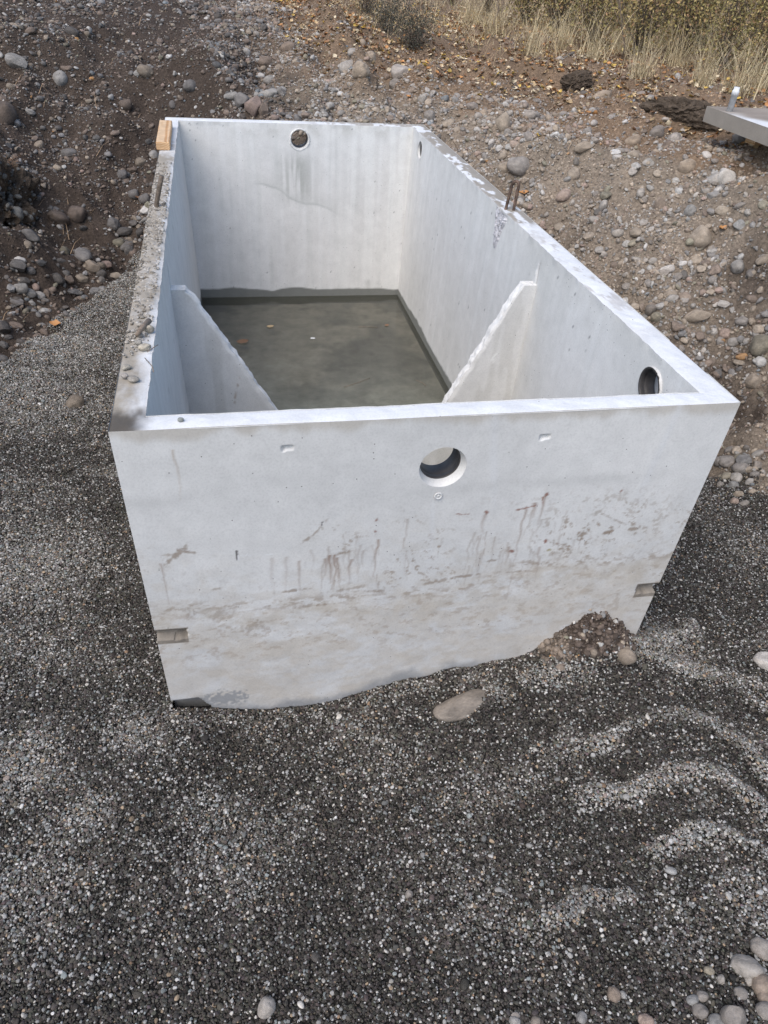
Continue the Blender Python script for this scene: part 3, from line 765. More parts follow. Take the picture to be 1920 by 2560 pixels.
# small cast ring below the near hole
lathe([(0, .013), (-.0025, .0115), (-.0025, .009), (0, .0075), (0, .0045), (-.002, .003), (-.002, .0002)], 28, (.872, .0055, .812), (0, 1, 0), 'cast_boss', M_CONC, tank)
for o in tank.children:
    if o.name.startswith('cast_boss'): set_col(o.data, np.repeat((CLEAN * .95)[None], len(o.data.vertices), 0))

def tube(path, r, name, mat, parent=None, K=10, cap=True, ribs=0):
    P = [Vector(p) for p in path]; V = []; n = len(P)
    up = None
    for i, p in enumerate(P):
        d = (P[min(i + 1, n - 1)] - P[max(i - 1, 0)]).normalized()
        if up is None: up = d.orthogonal().normalized()
        up = (up - d * up.dot(d)).normalized(); s = d.cross(up)
        rr = r(i / (n - 1)) if callable(r) else r
        if ribs: rr *= 1 + .09 * (i % 2)
        for j in range(K):
            a = 2 * math.pi * j / K; V.append(tuple(p + up * (rr * math.cos(a)) + s * (rr * math.sin(a))))
    Q = [(i * K + j, i * K + (j + 1) % K, (i + 1) * K + (j + 1) % K, (i + 1) * K + j) for i in range(n - 1) for j in range(K)]
    T = []
    if cap:
        V += [tuple(P[0]), tuple(P[-1])]; a, b = len(V) - 2, len(V) - 1
        T = [(a, (j + 1) % K, j) for j in range(K)] + [(b, (n - 1) * K + j, (n - 1) * K + (j + 1) % K) for j in range(K)]
    return add_obj(name, mesh_np(name, V, Q, T if T else None), mat, parent)
def px_z(u, v, z):
    d = rays([(u, v)])[0]; return CAM + d * (z - CAM[2]) / d[2]
# left: one bent-over bar
b0 = px_z(391, 520, TH); 
tube([(b0[0], b0[1], TH - .03), (b0[0], b0[1], TH), (b0[0] + .006, b0[1], TH + .03), (b0[0] + .024, b0[1] + .0, TH + .09), (b0[0] + .038, b0[1] + .0, TH + .135)], .0105, 'lifting_bar', M_STEEL_D, tank, 10, True)
# right: a U loop in a chipped pocket at the inner edge
b1 = px_z(1259, 534, TH - .02)
lx, ly = TW - T_R + .006, float(b1[1])
pth = [(lx, ly - .0, TH - .12)] + [(lx + .004 * t, ly, TH - .12 + .235 * t) for t in np.linspace(.1, 1, 14)]
for a in np.linspace(0, math.pi, 9)[1:]: pth.append((lx + .004 + .013 * (1 - math.cos(a)), ly - .010 * (1 - math.cos(a)), TH + .115 + .016 * math.sin(a)))
pth = [(x_ + .10 * max(0, z_ - TH + .02), y_, z_) for x_, y_, z_ in pth]
pth += [(lx + .030 + .0135 * (1 - t) + .002 * t, ly - .020, TH + .115 - .20 * t) for t in np.linspace(.1, 1, 12)]
tube(pth, .0070, 'lifting_loop', M_STEEL, tank, 10, True, 1)
# chipped pocket round it
K1, K2 = 34, 26; uu, vv = np.meshgrid(np.linspace(-1, 1, K1), np.linspace(0, 1, K2), indexing='ij')
sh = .085 * (1 - .75 * vv) * (1 + .5 * (fbm(vv * 5, uu * .3, 130) - .5))
yy = ly - .012 + uu * sh + .02 * vv; zz = TH - .004 - vv * .19
e = np.clip(1 - np.abs(uu), 0, 1) ** .7 * np.clip(1 - vv, 0, 1) ** .5
xx = xr_in + .001 + (-.0035 - .014 * fbm(yy * 75, zz * 75, 131, 3, .6)) * np.clip(e * 3, 0, 1) + .004 * (1 - np.clip(e * 3, 0, 1)) - D_SIDE * 0
xx = xx - D_SIDE * ((.978 - zz) / TH) + S_BR * ly / TL
me = mesh_np('chipped_mortar', np.stack([xx, yy, zz], -1).reshape(-1, 3), grid_quads(K1, K2), smooth=False)
f1 = fbm(yy * 60, zz * 60, 132, 3).ravel(); set_col(me, np.outer(.30 + .45 * f1, (1, .97, 1.0)))
add_obj('chipped_mortar', me, M_CONC, tank)

# ------------------------------------------------------------------ stones
def ico(sub):
    import bmesh
    bm = bmesh.new(); bmesh.ops.create_icosphere(bm, subdivisions=sub, radius=1)
    V = np.array([v.co[:] for v in bm.verts]); T = np.array([[v.index for v in f.verts] for f in bm.faces]); bm.free(); return V, T
ICO = {s: ico(s) for s in (1, 2, 3, 4, 5)}
def stone_mesh(seed, sub, ang, name='stone'):
    V, T = ICO[sub]; r = np.random.default_rng(seed); V = V.copy()
    if ang:                                                  # a few broken facets
        for _ in range(9):
            n = r.normal(size=3); n /= np.linalg.norm(n); h = r.uniform(.62, .92)
            d = V @ n; V = V - np.clip(d - h, 0, None)[:, None] * n[None]
    else:
        V = np.sign(V) * np.abs(V) ** r.uniform(.82, 1.0)
    o = r.uniform(0, 40, 3)
    V = V * (1 + (fbm(V[:, 0] * .9 + o[0], V[:, 1] * .9 + o[1], V[:, 2] * .9 + o[2], 3) - .5) * (.55 if not ang else .3))[:, None]
    V[:, 0] += .22 * r.normal() * V[:, 1] ** 2 * .6; V[:, 2] *= 1 + .3 * r.normal() * V[:, 0] * .4
    V -= (V.max(0) + V.min(0)) / 2; V /= np.abs(V).max(0)[None]
    return mesh_np(name, V, None, T, True)
ROUND = [stone_mesh(100 + i, 4, False) for i in range(9)]
ANGLE = [stone_mesh(200 + i, 4, True) for i in range(4)]
for me in ROUND + ANGLE: me.materials.append(M_STONE)

def normals(P, e=.05):
    hx = (height(P[:, 0] + e, P[:, 1], False) - height(P[:, 0] - e, P[:, 1], False)) / (2 * e)
    hy = (height(P[:, 0], P[:, 1] + e, False) - height(P[:, 0], P[:, 1] - e, False)) / (2 * e)
    n = np.stack([-hx, -hy, np.ones(len(P))], -1); n[:, :2] = np.clip(n[:, :2], -1.2, 1.2)
    return n / np.linalg.norm(n, axis=1)[:, None]

ANCHORS = [  # world x, y, phrase, group
 (.25, 4.9, 'behind the wooden block', 'stones on the heap behind the tank'),
 (.9, 4.5, 'just behind the far wall', 'stones on the heap behind the tank'),
 (.9, 6.0, 'high on the heap behind the far wall', 'stones on the heap behind the tank'),
 (1.7, 5.0, 'behind the far right corner', 'stones on the heap behind the tank'),
 (-.45, 4.3, 'beside the far left corner', 'stones on the dark left bank'),
 (-1.0, 3.3, 'at the foot of the dark left bank', 'stones on the dark left bank'),
 (-1.2, 5.2, 'on the slope of the dark left bank', 'stones on the dark left bank'),
 (-2.2, 6.5, 'near the top of the dark left bank', 'stones on the dark left bank'),
 (2.2, 4.0, 'beside the far end of the right wall', 'stones on the brown right bank'),
 (2.9, 3.6, 'on the brown crest below the litter', 'stones on the brown right bank'),
 (2.5, 2.9, 'on the bank opposite the rebar loop', 'stones on the brown right bank'),
 (3.4, 2.5, 'on the bank top short of the concrete slab', 'stones on the brown right bank'),
 (2.5, 2.1, 'low on the bank by the right wall', 'stones on the brown right bank'),
 (3.1, 1.7, 'halfway up the brown right slope', 'stones on the brown right bank'),
 (2.75, 1.15, 'at the bank foot near the right corner', 'stones on the brown right bank'),
 (2.5, .7, 'in the pile beside the near right corner', 'stones at the gravel edge'),
 (1.6, -1.0, 'in the cobble patch on the near gravel', 'cobbles on the near gravel'),
 (1.6, -.1, 'in the dirt heaped against the near wall', 'stones in the dirt heap'),
 (-.8, 1.8, 'on the gravel left of the tank', 'stones on the left gravel'),
 (.6, -.7, 'lying alone on the near gravel', 'stones on the near gravel'),
 (4.2, 4.2, 'among the leaves behind the concrete slab', 'stones among the leaf litter'),
]
COLS = [('pale grey', (.36, .35, .33)), ('grey', (.21, .205, .20)), ('tan', (.33, .275, .215)), ('brown', (.20, .155, .125)), ('dark grey', (.10, .098, .095)), ('whitish', (.52, .50, .47)), ('pinkish', (.34, .25, .21)), ('bluish grey', (.21, .235, .25)), ('olive', (.23, .215, .16)), ('orange', (.42, .22, .08))]
CIX = {n: i for i, (n, _) in enumerate(COLS)}
# stones read off the photograph: pixel, width, height, colour, angular
HAND = [l.split() for l in '''181 80 28 18 dark_grey 0|42 162 42 28 pale_grey 1|150 188 28 30 whitish 0|363 171 32 24 tan 0|75 285 22 12 whitish 0|720 119 28 24 brown 0|868 166 34 34 pale_grey 0|903 166 36 34 tan 0|882 128 22 19 pale_grey 0|926 136 22 26 tan 0|665 159 34 24 brown 0|674 198 26 19 pale_grey 0|671 235 41 26 pale_grey 1|702 230 20 24 grey 0|635 264 36 44 pinkish 1|607 252 32 34 grey 1|579 241 32 16 pale_grey 0|660 272 22 34 brown 1|477 214 30 24 grey 0|315 263 26 22 brown 0|9 278 46 50 brown 0|174 382 34 22 grey 0|191 530 36 38 brown 0|148 545 42 28 brown 0|284 557 28 28 grey 0|75 586 38 28 grey 1|307 438 20 20 grey 0|362 492 25 24 grey 0|333 477 26 22 grey 0|295 600 32 19 olive 0|616 132 16 18 whitish 0|314 583 34 20 dark_grey 0|324 621 22 24 grey 0|162 627 22 24 olive 0|385 382 20 24 whitish 0|352 403 22 20 tan 0
1002 185 46 38 pale_grey 1|989 208 28 24 grey 0|1055 249 19 34 pale_grey 0|1074 289 25 26 grey 0|1258 307 30 50 tan 0|1298 410 52 38 grey 0|1261 417 30 26 tan 0|1410 482 34 24 pinkish 0|1460 367 44 24 tan 1|1504 239 38 22 tan 0|1324 281 30 20 pale_grey 0|1582 347 32 26 tan 0|1721 399 36 28 tan 0|1813 438 38 44 whitish 1|1784 450 30 30 pale_grey 1|1750 586 42 50 tan 0|1851 556 26 24 bluish_grey 1|1648 509 24 38 brown 1|1507 512 16 26 pale_grey 0|1724 529 24 30 bluish_grey 0|1585 386 32 20 tan 0|1434 431 28 26 tan 0|1686 345 30 28 pale_grey 0|1640 330 30 26 grey 0
1744 785 58 30 tan 1|1667 675 30 18 whitish 0|1692 685 28 22 grey 1|1629 656 20 16 pale_grey 0|1628 766 24 30 dark_grey 0|1642 783 24 30 olive 0|1679 746 28 17 pale_grey 1|1857 883 24 16 orange 0|1901 859 44 40 olive 0|1835 849 26 22 pale_grey 0|1809 837 24 24 pinkish 0|1885 945 34 36 tan 1|1843 665 26 30 pale_grey 0|1909 647 32 18 tan 0|1786 824 15 18 whitish 0
1818 1152 38 28 grey 0|1797 1150 22 26 grey 0|1854 1161 34 26 grey 0|1840 1191 25 24 pale_grey 0|1866 1175 22 18 tan 0|1826 1120 24 18 grey 0|1888 1180 20 16 grey 0|1848 1228 22 16 tan 0|1832 1212 22 18 bluish_grey 0|1815 1188 24 18 olive 0|1872 1205 18 16 pale_grey 0|1862 1252 22 14 grey 0|1838 1246 18 16 pinkish 0|1800 1210 16 14 grey 0|1880 1228 16 14 tan 0|1850 1136 22 16 olive 0
1907 1649 44 40 whitish 1|1561 1640 48 38 tan 0|1374 1618 24 20 pinkish 0|1481 1632 20 18 tan 0|1490 1565 20 20 tan 0|1545 1612 12 14 whitish 0|1563 1627 18 14 tan 0|1445 1580 14 10 grey 0|1473 1572 14 12 olive 0
1870 2408 62 44 pale_grey 0|1902 2370 46 36 grey 0|1828 2537 44 50 grey 1|1902 2465 40 44 brown 0|1851 2479 26 28 grey 0|1912 2490 30 30 brown 0|1750 2522 30 28 grey 0|1757 2486 22 20 grey 0|1773 2423 21 18 olive 0|1806 2441 15 24 pale_grey 0|1877 2441 20 20 pale_grey 0|1909 2526 36 40 grey 0|1617 2545 30 30 pinkish 0|1536 2478 26 33 brown 0|1453 2544 22 26 bluish_grey 0|1284 2555 24 22 bluish_grey 0|1289 2537 18 14 grey 0|1336 2556 22 18 dark_grey 0|1022 2233 16 28 grey 0|667 2511 34 48 pale_grey 0|1795 2550 34 26 bluish_grey 0|1730 2500 26 22 bluish_grey 0
187 998 38 34 tan 0|254 686 20 18 dark_grey 0|8 855 20 18 grey 0|8 897 24 18 grey 0|17 835 20 12 grey 0|78 755 18 12 whitish 0|51 712 28 24 pale_grey 0|72 728 30 18 pale_grey 0|97 731 26 15 whitish 0|46 666 34 26 grey 1|78 678 18 16 grey 0|165 682 17 15 grey 0|142 688 30 24 dark_grey 0|149 703 24 16 dark_grey 0|1855 345 38 28 grey 0|1270 330 20 18 grey 0|1210 282 22 18 tan 0|1180 262 24 16 grey 0|1120 310 28 18 tan 0|1020 240 22 20 grey 0'''.replace('\n', '|').split('|')]
hp = ground_at([(float(h[0]), float(h[1]) + float(h[3]) * .25) for h in HAND])
hd = np.linalg.norm(hp - CAM[None], axis=1)
stones = []   # pos, dims(3), yaw, colour name, angular, hand
camyaw = math.atan2(RGT[1], RGT[0])
for h, p, d in zip(HAND, hp, hd):
    w, hh = float(h[2]) * d / FPX, float(h[3]) * d / FPX
    dep = min(w, hh) * random.uniform(.85, 1.1)
    stones.append((p, (w / 2 * 1.08, dep / 2 * 1.1, hh / 2 * 1.05), camyaw + random.gauss(0, .2), h[4].replace('_', ' '), int(h[5]), .42))
# more stones over the banks
def bank_weight(x, y, z):
    g = gravel_mask(x, y)
    w = (1 - g) * (.42 + .5 * sstep(-.2, 1.0, x + .1 * (y - 4)))
    clus = sstep(.38, .62, fbm(x * 1.8, y * 1.8, 41.4, 3))
    lit = sstep(.0, .5, (x - 2.2) * .25 + (y - 4.6) * .22 + (z - 1.08) * 2.2) * sstep(1.2, 2.0, x + (y - 4) * .2)
    return w * (.30 + .70 * clus) * (1 - .9 * lit)
def scatter(n, x0, x1, y0, y1):
    x = RNG.uniform(x0, x1, n); y = RNG.uniform(y0, y1, n); z = height(x, y)
    return np.stack([x, y, z], -1)
NB = 420000
P = scatter(NB, -3.2, 4.6, -1.5, 8.5)
out_t = (P[:, 0] < -.03) | (P[:, 0] > TW + .03) | (P[:, 1] < -.03) | (P[:, 1] > TL + .03)
keep = out_t & (RNG.random(NB) < bank_weight(P[:, 0], P[:, 1], P[:, 2]) * .80)
P = P[keep]
rad = .0056 * (1 - RNG.random(len(P))) ** (-1 / 2.2)
rad = np.where(rad > .034, RNG.uniform(.012, .036, len(rad)), rad)
toe = sstep(.25, .0, np.abs(poly_dist(P[:, 0], P[:, 1]) + .18)) * (P[:, 0] < .1) * (P[:, 1] > 1.6)
rad = rad * (1 + .9 * toe)
soil = soil_colour(P[:, 0], P[:, 1], P[:, 2])
left = (P[:, 0] < .05) | (soil.mean(1) < .125)
cw_l = np.array([.05, .20, .14, .30, .20, .05, .03, .01, .03, .002]); cw_r = np.array([.27, .20, .27, .10, .03, .08, .05, .03, .05, .004])
ci = np.where(left, RNG.choice(10, len(P), p=cw_l / cw_l.sum()), RNG.choice(10, len(P), p=cw_r / cw_r.sum()))
CARR = np.array([c for _, c in COLS])
# dust from the surrounding soil on every stone
soil = soil_colour(P[:, 0], P[:, 1], P[:, 2])
dust = RNG.uniform(.1, .55, len(P))[:, None]
tone = CARR[ci] * RNG.uniform(.75, 1.25, len(P))[:, None] * (1 - dust) + soil * 1.25 * dust
asp = np.stack([np.ones(len(P)), RNG.uniform(.6, .95, len(P)), RNG.uniform(.42, .78, len(P))], -1) * RNG.uniform(.9, 1.25, len(P))[:, None]
yaw = RNG.uniform(0, 6.283, len(P)); nb = normals(P)
vis = seen(P); q = to_pixel(P); score = np.where(vis, rad / q[:, 2], 0)
n_ind = 298 - len(stones) - 14
order = np.argsort(-score); big = order[:n_ind]; rest = order[n_ind:]
def size_word(r): return 'small' if r < .032 else ('fist-sized' if r < .052 else 'large')
def shape_word(d, ang):
    if ang: return 'angular'
    return 'flat' if d[2] < .55 * d[0] else ('egg-shaped' if d[1] < .78 * d[0] else 'rounded')
recs = []
for p, dims, yw, cn, ang, sink in stones: recs.append((p, dims, yw, cn, ang, sink, None))
for i in big: recs.append((P[i], tuple(asp[i] * rad[i]), yaw[i], COLS[ci[i]][0], int(RNG.random() < .42), RNG.uniform(.22, .55), tone[i]))
AN = np.array([a[:2] for a in ANCHORS])
ORD = ['nearest'] + [w_ + ' nearest' for w_ in 'second third fourth fifth sixth seventh eighth ninth tenth eleventh twelfth'.split()] + ['far from'] * 40
labels = {}
for k, (p, dims, yw, cn, ang, sink, tn) in enumerate(recs):
    a = int(np.argmin(((AN - p[None, :2]) ** 2).sum(1)))
    lab = f"{size_word(max(dims))} {shape_word(dims, ang)} {cn} stone {ANCHORS[a][2]}"
    labels.setdefault(lab, []).append((k, a))
lab_of = {}
for lab, ks in labels.items():
    ks.sort(key=lambda t: np.hypot(max(-recs[t[0]][0][0], recs[t[0]][0][0] - TW, 0), max(-recs[t[0]][0][1], recs[t[0]][0][1] - TL, 0)))
    for r_, (k, a) in enumerate(ks):
        full = lab if len(ks) == 1 else lab + ', ' + ORD[r_] + ' the tank'
        if len(full.split()) > 16: full = ' '.join(full.split()[1:])
        if len(full.split()) > 16: full = ' '.join(full.split()[1:])
        lab_of[k] = full
RN = normals(np.array([r[0] for r in recs]))
for k, (p, dims, yw, cn, ang, sink, tn) in enumerate(recs):
    me = random.choice(ANGLE if ang else ROUND)
    o = bpy.data.objects.new('stone', me); COL.objects.link(o)
    n = Vector(RN[k]); n = (n * .6 + Vector((0, 0, 1)) * .4).normalized()
    qn = Vector((0, 0, 1)).rotation_difference(n)
    o.rotation_mode = 'QUATERNION'
    o.rotation_quaternion = qn @ Quaternion((0, 0, 1), yw) @ Euler((random.gauss(0, .15), random.gauss(0, .15), 0)).to_quaternion()
    o.scale = dims; o.location = Vector(p) + n * (dims[2] * (1 - 2 * sink))
    if tn is None:
        s = soil_colour(np.array([p[0]]), np.array([p[1]]), np.array([p[2]]))[0]
        d = .44; tn = np.array(COLS[CIX[cn]][1]) * random.uniform(.9, 1.15) * (1 - d) + s * 1.2 * d
        if p[0] < 0 and p[1] > 1.2: tn = tn * .82
    o.color = (*[float(v) for v in tn], 1)
    a = int(np.argmin(((AN - np.asarray(p)[None, :2]) ** 2).sum(1)))
    tag(o, lab_of[k], 'stone', ANCHORS[a][3])

# ---- instanced stuff (geometry nodes on plain points)
def pebble_collection(name, meshes, mat):
    c = bpy.data.collections.new(name)
    for i, me in enumerate(meshes):
        if not me.materials: me.materials.append(mat)
        o = bpy.data.objects.new(name + '_shape', me); c.objects.link(o)
    return c
def instance_stuff(name, P, rot, scl, tone, coll, nshape, pick=None):
    me = bpy.data.meshes.new(name); me.vertices.add(len(P)); me.vertices.foreach_set('co', np.asarray(P, np.float32).ravel())
    def at(n, t, d, f):
        a = me.attributes.new(n, t, 'POINT'); a.data.foreach_set(f, np.asarray(d, np.float32).ravel() if t != 'INT' else np.asarray(d, np.int32))
    at('spin', 'FLOAT_VECTOR', rot, 'vector'); at('size', 'FLOAT_VECTOR', scl, 'vector')
    c4 = np.ones((len(P), 4), np.float32); c4[:, :3] = tone; at('tone', 'FLOAT_COLOR', c4, 'color')
    at('shape', 'INT', RNG.integers(0, nshape, len(P)) if pick is None else pick, 'value')
    ng = bpy.data.node_groups.new(name + '_nodes', 'GeometryNodeTree')
    ng.interface.new_socket('Geometry', in_out='INPUT', socket_type='NodeSocketGeometry')
    ng.interface.new_socket('Geometry', in_out='OUTPUT', socket_type='NodeSocketGeometry')
    gi = ng.nodes.new('NodeGroupInput'); go = ng.nodes.new('NodeGroupOutput')
    m2p = ng.nodes.new('GeometryNodeMeshToPoints'); iop = ng.nodes.new('GeometryNodeInstanceOnPoints'); ci_ = ng.nodes.new('GeometryNodeCollectionInfo')
    ci_.inputs['Collection'].default_value = coll; ci_.inputs['Separate Children'].default_value = True; ci_.inputs['Reset Children'].default_value = True
    def na(n, t):
        x = ng.nodes.new('GeometryNodeInputNamedAttribute'); x.data_type = t; x.inputs[0].default_value = n; return x.outputs[0]
    L = ng.links.new
    L(gi.outputs[0], m2p.inputs['Mesh']); L(m2p.outputs[0], iop.inputs['Points']); L(ci_.outputs[0], iop.inputs['Instance'])
    iop.inputs['Pick Instance'].default_value = True
    L(na('shape', 'INT'), iop.inputs['Instance Index'])
    e2r = ng.nodes.new('FunctionNodeEulerToRotation'); L(na('spin', 'FLOAT_VECTOR'), e2r.inputs[0]); L(e2r.outputs[0], iop.inputs['Rotation'])
    L(na('size', 'FLOAT_VECTOR'), iop.inputs['Scale']); L(iop.outputs[0], go.inputs[0])
    o = bpy.data.objects.new(name, me); COL.objects.link(o)
    o.modifiers.new('scatter', 'NODES').node_group = ng
    tag(o, kind='stuff'); return o
def euler_from(nrm, yaw, tilt):
    n = nrm + RNG.normal(0, tilt, nrm.shape); n /= np.linalg.norm(n, axis=1)[:, None]
    rx = np.arcsin(np.clip(-n[:, 1], -1, 1)); ry = np.arctan2(n[:, 0], n[:, 2])
    return np.stack([rx, ry, yaw], -1)
SMALL = pebble_collection('small_stone', [stone_mesh(300 + i, 3, i > 3, 'small_stone') for i in range(8)], M_STONE_I)
PEB = pebble_collection('gravel_pebble', [stone_mesh(400 + i, 2, i > 4, 'gravel_pebble') for i in range(7)], M_STONE_I)

rp = P[rest]; rr = rad[rest]
n_keep = np.arange(len(rp))
Ps = rp + nb[rest] * (rr * asp[rest][:, 2] * RNG.uniform(-.35, .6, len(rp)))[:, None]
instance_stuff('small_stones', Ps, euler_from(nb[rest], yaw[rest], .25), asp[rest] * rr[:, None], tone[rest], SMALL, 8)
# grit
NG = 170000
G = scatter(NG, -2.4, 4.2, -1.2, 7.0)
og = (G[:, 0] < -.02) | (G[:, 0] > TW + .02) | (G[:, 1] < -.02) | (G[:, 1] > TL + .02)
G = G[og & (RNG.random(NG) < np.maximum(1 - gravel_mask(G[:, 0], G[:, 1]), 0) * (.25 + .75 * sstep(.35, .65, fbm(G[:, 0] * 2.6, G[:, 1] * 2.6, 44.2, 3))) * np.where(G[:, 0] < 0, .5, .8))]
HG = np.stack([RNG.uniform(1.2, 1.8, 9000), RNG.uniform(-.3, .03, 9000), np.zeros(9000)], -1); HG[:, 2] = height(HG[:, 0], HG[:, 1])
HG = HG[RNG.random(9000) < sstep(.05, .6, heap_at(HG[:, 0], HG[:, 1]) / .12)]; HG = HG[:900]
G = np.concatenate([G, HG])
gr = RNG.uniform(.0022, .0060, len(G)) * (1 + 2.2 * RNG.random(len(G)) ** 7)
gs = soil_colour(G[:, 0], G[:, 1], G[:, 2]); k = (RNG.random(len(G)) < .16)[:, None]
gt = np.where(k, CARR[RNG.choice(10, len(G), p=cw_r / cw_r.sum())] * 1.1, gs * RNG.uniform(.8, 1.9, len(G))[:, None])
instance_stuff('soil_grit', G + (0, 0, .001), euler_from(normals(G), RNG.uniform(0, 6.28, len(G)), .4), gr[:, None] * np.array((1.1, .9, .75))[None] * RNG.uniform(.8, 1.2, (len(G), 3)), gt, SMALL, 8)

# gravel
def gravel_points(n, x0, x1, y0, y1):
    p = scatter(n, x0, x1, y0, y1)
    og = (p[:, 0] < .03) | (p[:, 0] > TW - .03) | (p[:, 1] < .03) | (p[:, 1] > TL)
    hp_ = heap_at(p[:, 0], p[:, 1]) / .12
    return p[og & (RNG.random(n) < gravel_mask(p[:, 0], p[:, 1]) * (1 - sstep(.15, .5, hp_)))]
dens = 52000
G1 = gravel_points(int(dens * 3.9 * 1.75), -1.0, 2.9, -1.35, .4)
G2 = gravel_points(int(dens * 1.5 * 3.8), -1.45, .05, .4, 4.2)
G3 = gravel_points(int(dens * 1.35 * 1.9), 1.7, 3.05, .4, 2.3)
G4 = gravel_points(30000, -1.6, 3.0, -3.2, -1.35)
G = np.concatenate([G1, G2, G3, G4]); n = len(G)
x, y = G[:, 0], G[:, 1]
dry = .30 * sstep(.56, .74, fbm(x * 3.0, y * 4.5, 55.5, 4)) + .9 * sstep(.30, .85, ripple(x, y)) * (.55 + .45 * sstep(.35, .6, fbm(x * 5, y * 5, 56.6, 3)))
jx, jy = x + (fbm(x * 8, y * 8, 58, 3) - .5) * .16, y + (fbm(x * 8, y * 8, 68, 3) - .5) * .16
for u_, v_, r_, s_ in ((340,1800,.13,.65),(35,1915,.14,.8),(185,2030,.09,.8),(520,2010,.09,.4),(580,2140,.13,.4),(70,2190,.15,.45),(60,1420,.28,.7),(20,1010,.4,.8),(60,880,.55,.8),(150,1000,.3,.5),(260,730,.7,.65),(120,1600,.2,.4),(30,1250,.22,.3),(1650,1630,.12,.7),(1720,1250,.25,.2),
                      (1890,1400,.15,.35),(1450,1690,.08,.5),(1240,1745,.05,.6),(430,2300,.15,.12),(1100,2150,.2,.12),(1180,2260,.09,.35),(1300,2330,.10,.3),(1850,2290,.10,.55),(1700,2330,.10,.25),(950,1850,.15,.15),(250,1640,.08,.25)):
    c_ = flat_at(u_, v_, -.01); dry = np.maximum(dry, s_ * np.exp(-(((jx - c_[0]) ** 2 + (jy - c_[1]) ** 2) / r_ ** 2) ** 1.2))
dry = np.clip(dry, 0, 1)
damp_shade = np.exp(-(np.clip(-x, 0, None) / .10) ** 2) * (x < 0) * (y > .0)  # gravel along the left wall kept darker for damp and occlusion together
dry = dry * (1 - .8 * damp_shade)
u = RNG.random(n)
base = np.array((.052, .046, .039))[None] * RNG.uniform(.35, 1.9, n)[:, None]
base *= (1 + RNG.normal(0, .05, (n, 3)))
pal = np.array([(.42, .41, .39), (.50, .47, .42), (.30, .29, .27), (.33, .25, .17), (.24, .26, .25), (.30, .20, .13), (.20, .20, .19), (.58, .56, .53)])
pc = pal[RNG.choice(8, n, p=[.2, .15, .22, .08, .12, .02, .16, .05])] * RNG.uniform(.62, 1.18, n)[:, None]
frac = .06 + .08 * fbm(x * 4, y * 4, 59) + .42 * dry
tone_g = np.where((u < frac)[:, None], pc, base * (1 + 2.4 * dry)[:, None])
r_ = RNG.lognormal(math.log(.0027), .30, n); r_ = np.clip(r_, .0016, .0080)
r_ = r_ * np.where(u < frac, 1.04, 1.0)
scl = r_[:, None] * np.stack([RNG.uniform(1.0, 1.45, n), RNG.uniform(.85, 1.1, n), RNG.uniform(.6, .9, n)], -1)
big_ = RNG.random(n) < .0012
scl[big_] *= RNG.uniform(1.6, 2.6, int(big_.sum()))[:, None]
G = G.copy(); G[:, 2] += RNG.uniform(.0003, .0042, n) + np.where(u < frac, .001, 0)
instance_stuff('gravel', G, euler_from(np.repeat(np.array([[0, 0, 1.]]), n, 0), RNG.uniform(0, 6.28, n), .35), scl, tone_g, PEB, 7)

# half-buried boulder in the near gravel
bo = bpy.data.objects.new('boulder', stone_mesh(501, 4, False, 'boulder')); COL.objects.link(bo); bo.data.materials.append(M_STONE)
bz = float(height(np.array([BOULDER[0] - .06]), np.array([BOULDER[1] - .05]))[0])
bo.scale = (.125, .052, .052); bo.location = (BOULDER[0] + .02, BOULDER[1] + .01, bz + .006); bo.rotation_euler = (.0, .14, .22); bo.color = (.24, .205, .17, 1)
tag(bo, 'long tan boulder half buried in the near gravel, one end bare', 'stone')

# ------------------------------------------------------------------ grit and stones on the left rim
nr = 1500
rx = RNG.uniform(.004, .075, nr); ry = RNG.beta(1.6, 1.5, nr) * 2.35 + .35
kk = RNG.random(nr) < sstep(.35, .6, fbm(rx * 20, ry * 6, 61.6, 3) + .15 * sstep(.9, 1.5, ry))
rx, ry = rx[kk], ry[kk]; n = len(rx)
RP = np.stack([rx, ry, np.full(n, TH + .004)], -1)
sz = np.clip(RNG.lognormal(math.log(.0034), .4, n), .0018, .009)
tn = np.array([(.40, .36, .31), (.30, .27, .23), (.22, .19, .155), (.50, .47, .43)])[RNG.choice(4, n)] * RNG.uniform(.7, 1.1, n)[:, None]
instance_stuff('rim_grit', RP, euler_from(np.repeat(np.array([[0, 0, 1.]]), n, 0), RNG.uniform(0, 6.28, n), .4), sz[:, None] * np.array((1.2, 1, .75))[None] * RNG.uniform(.8, 1.2, (n, 3)), tn, SMALL, 8)
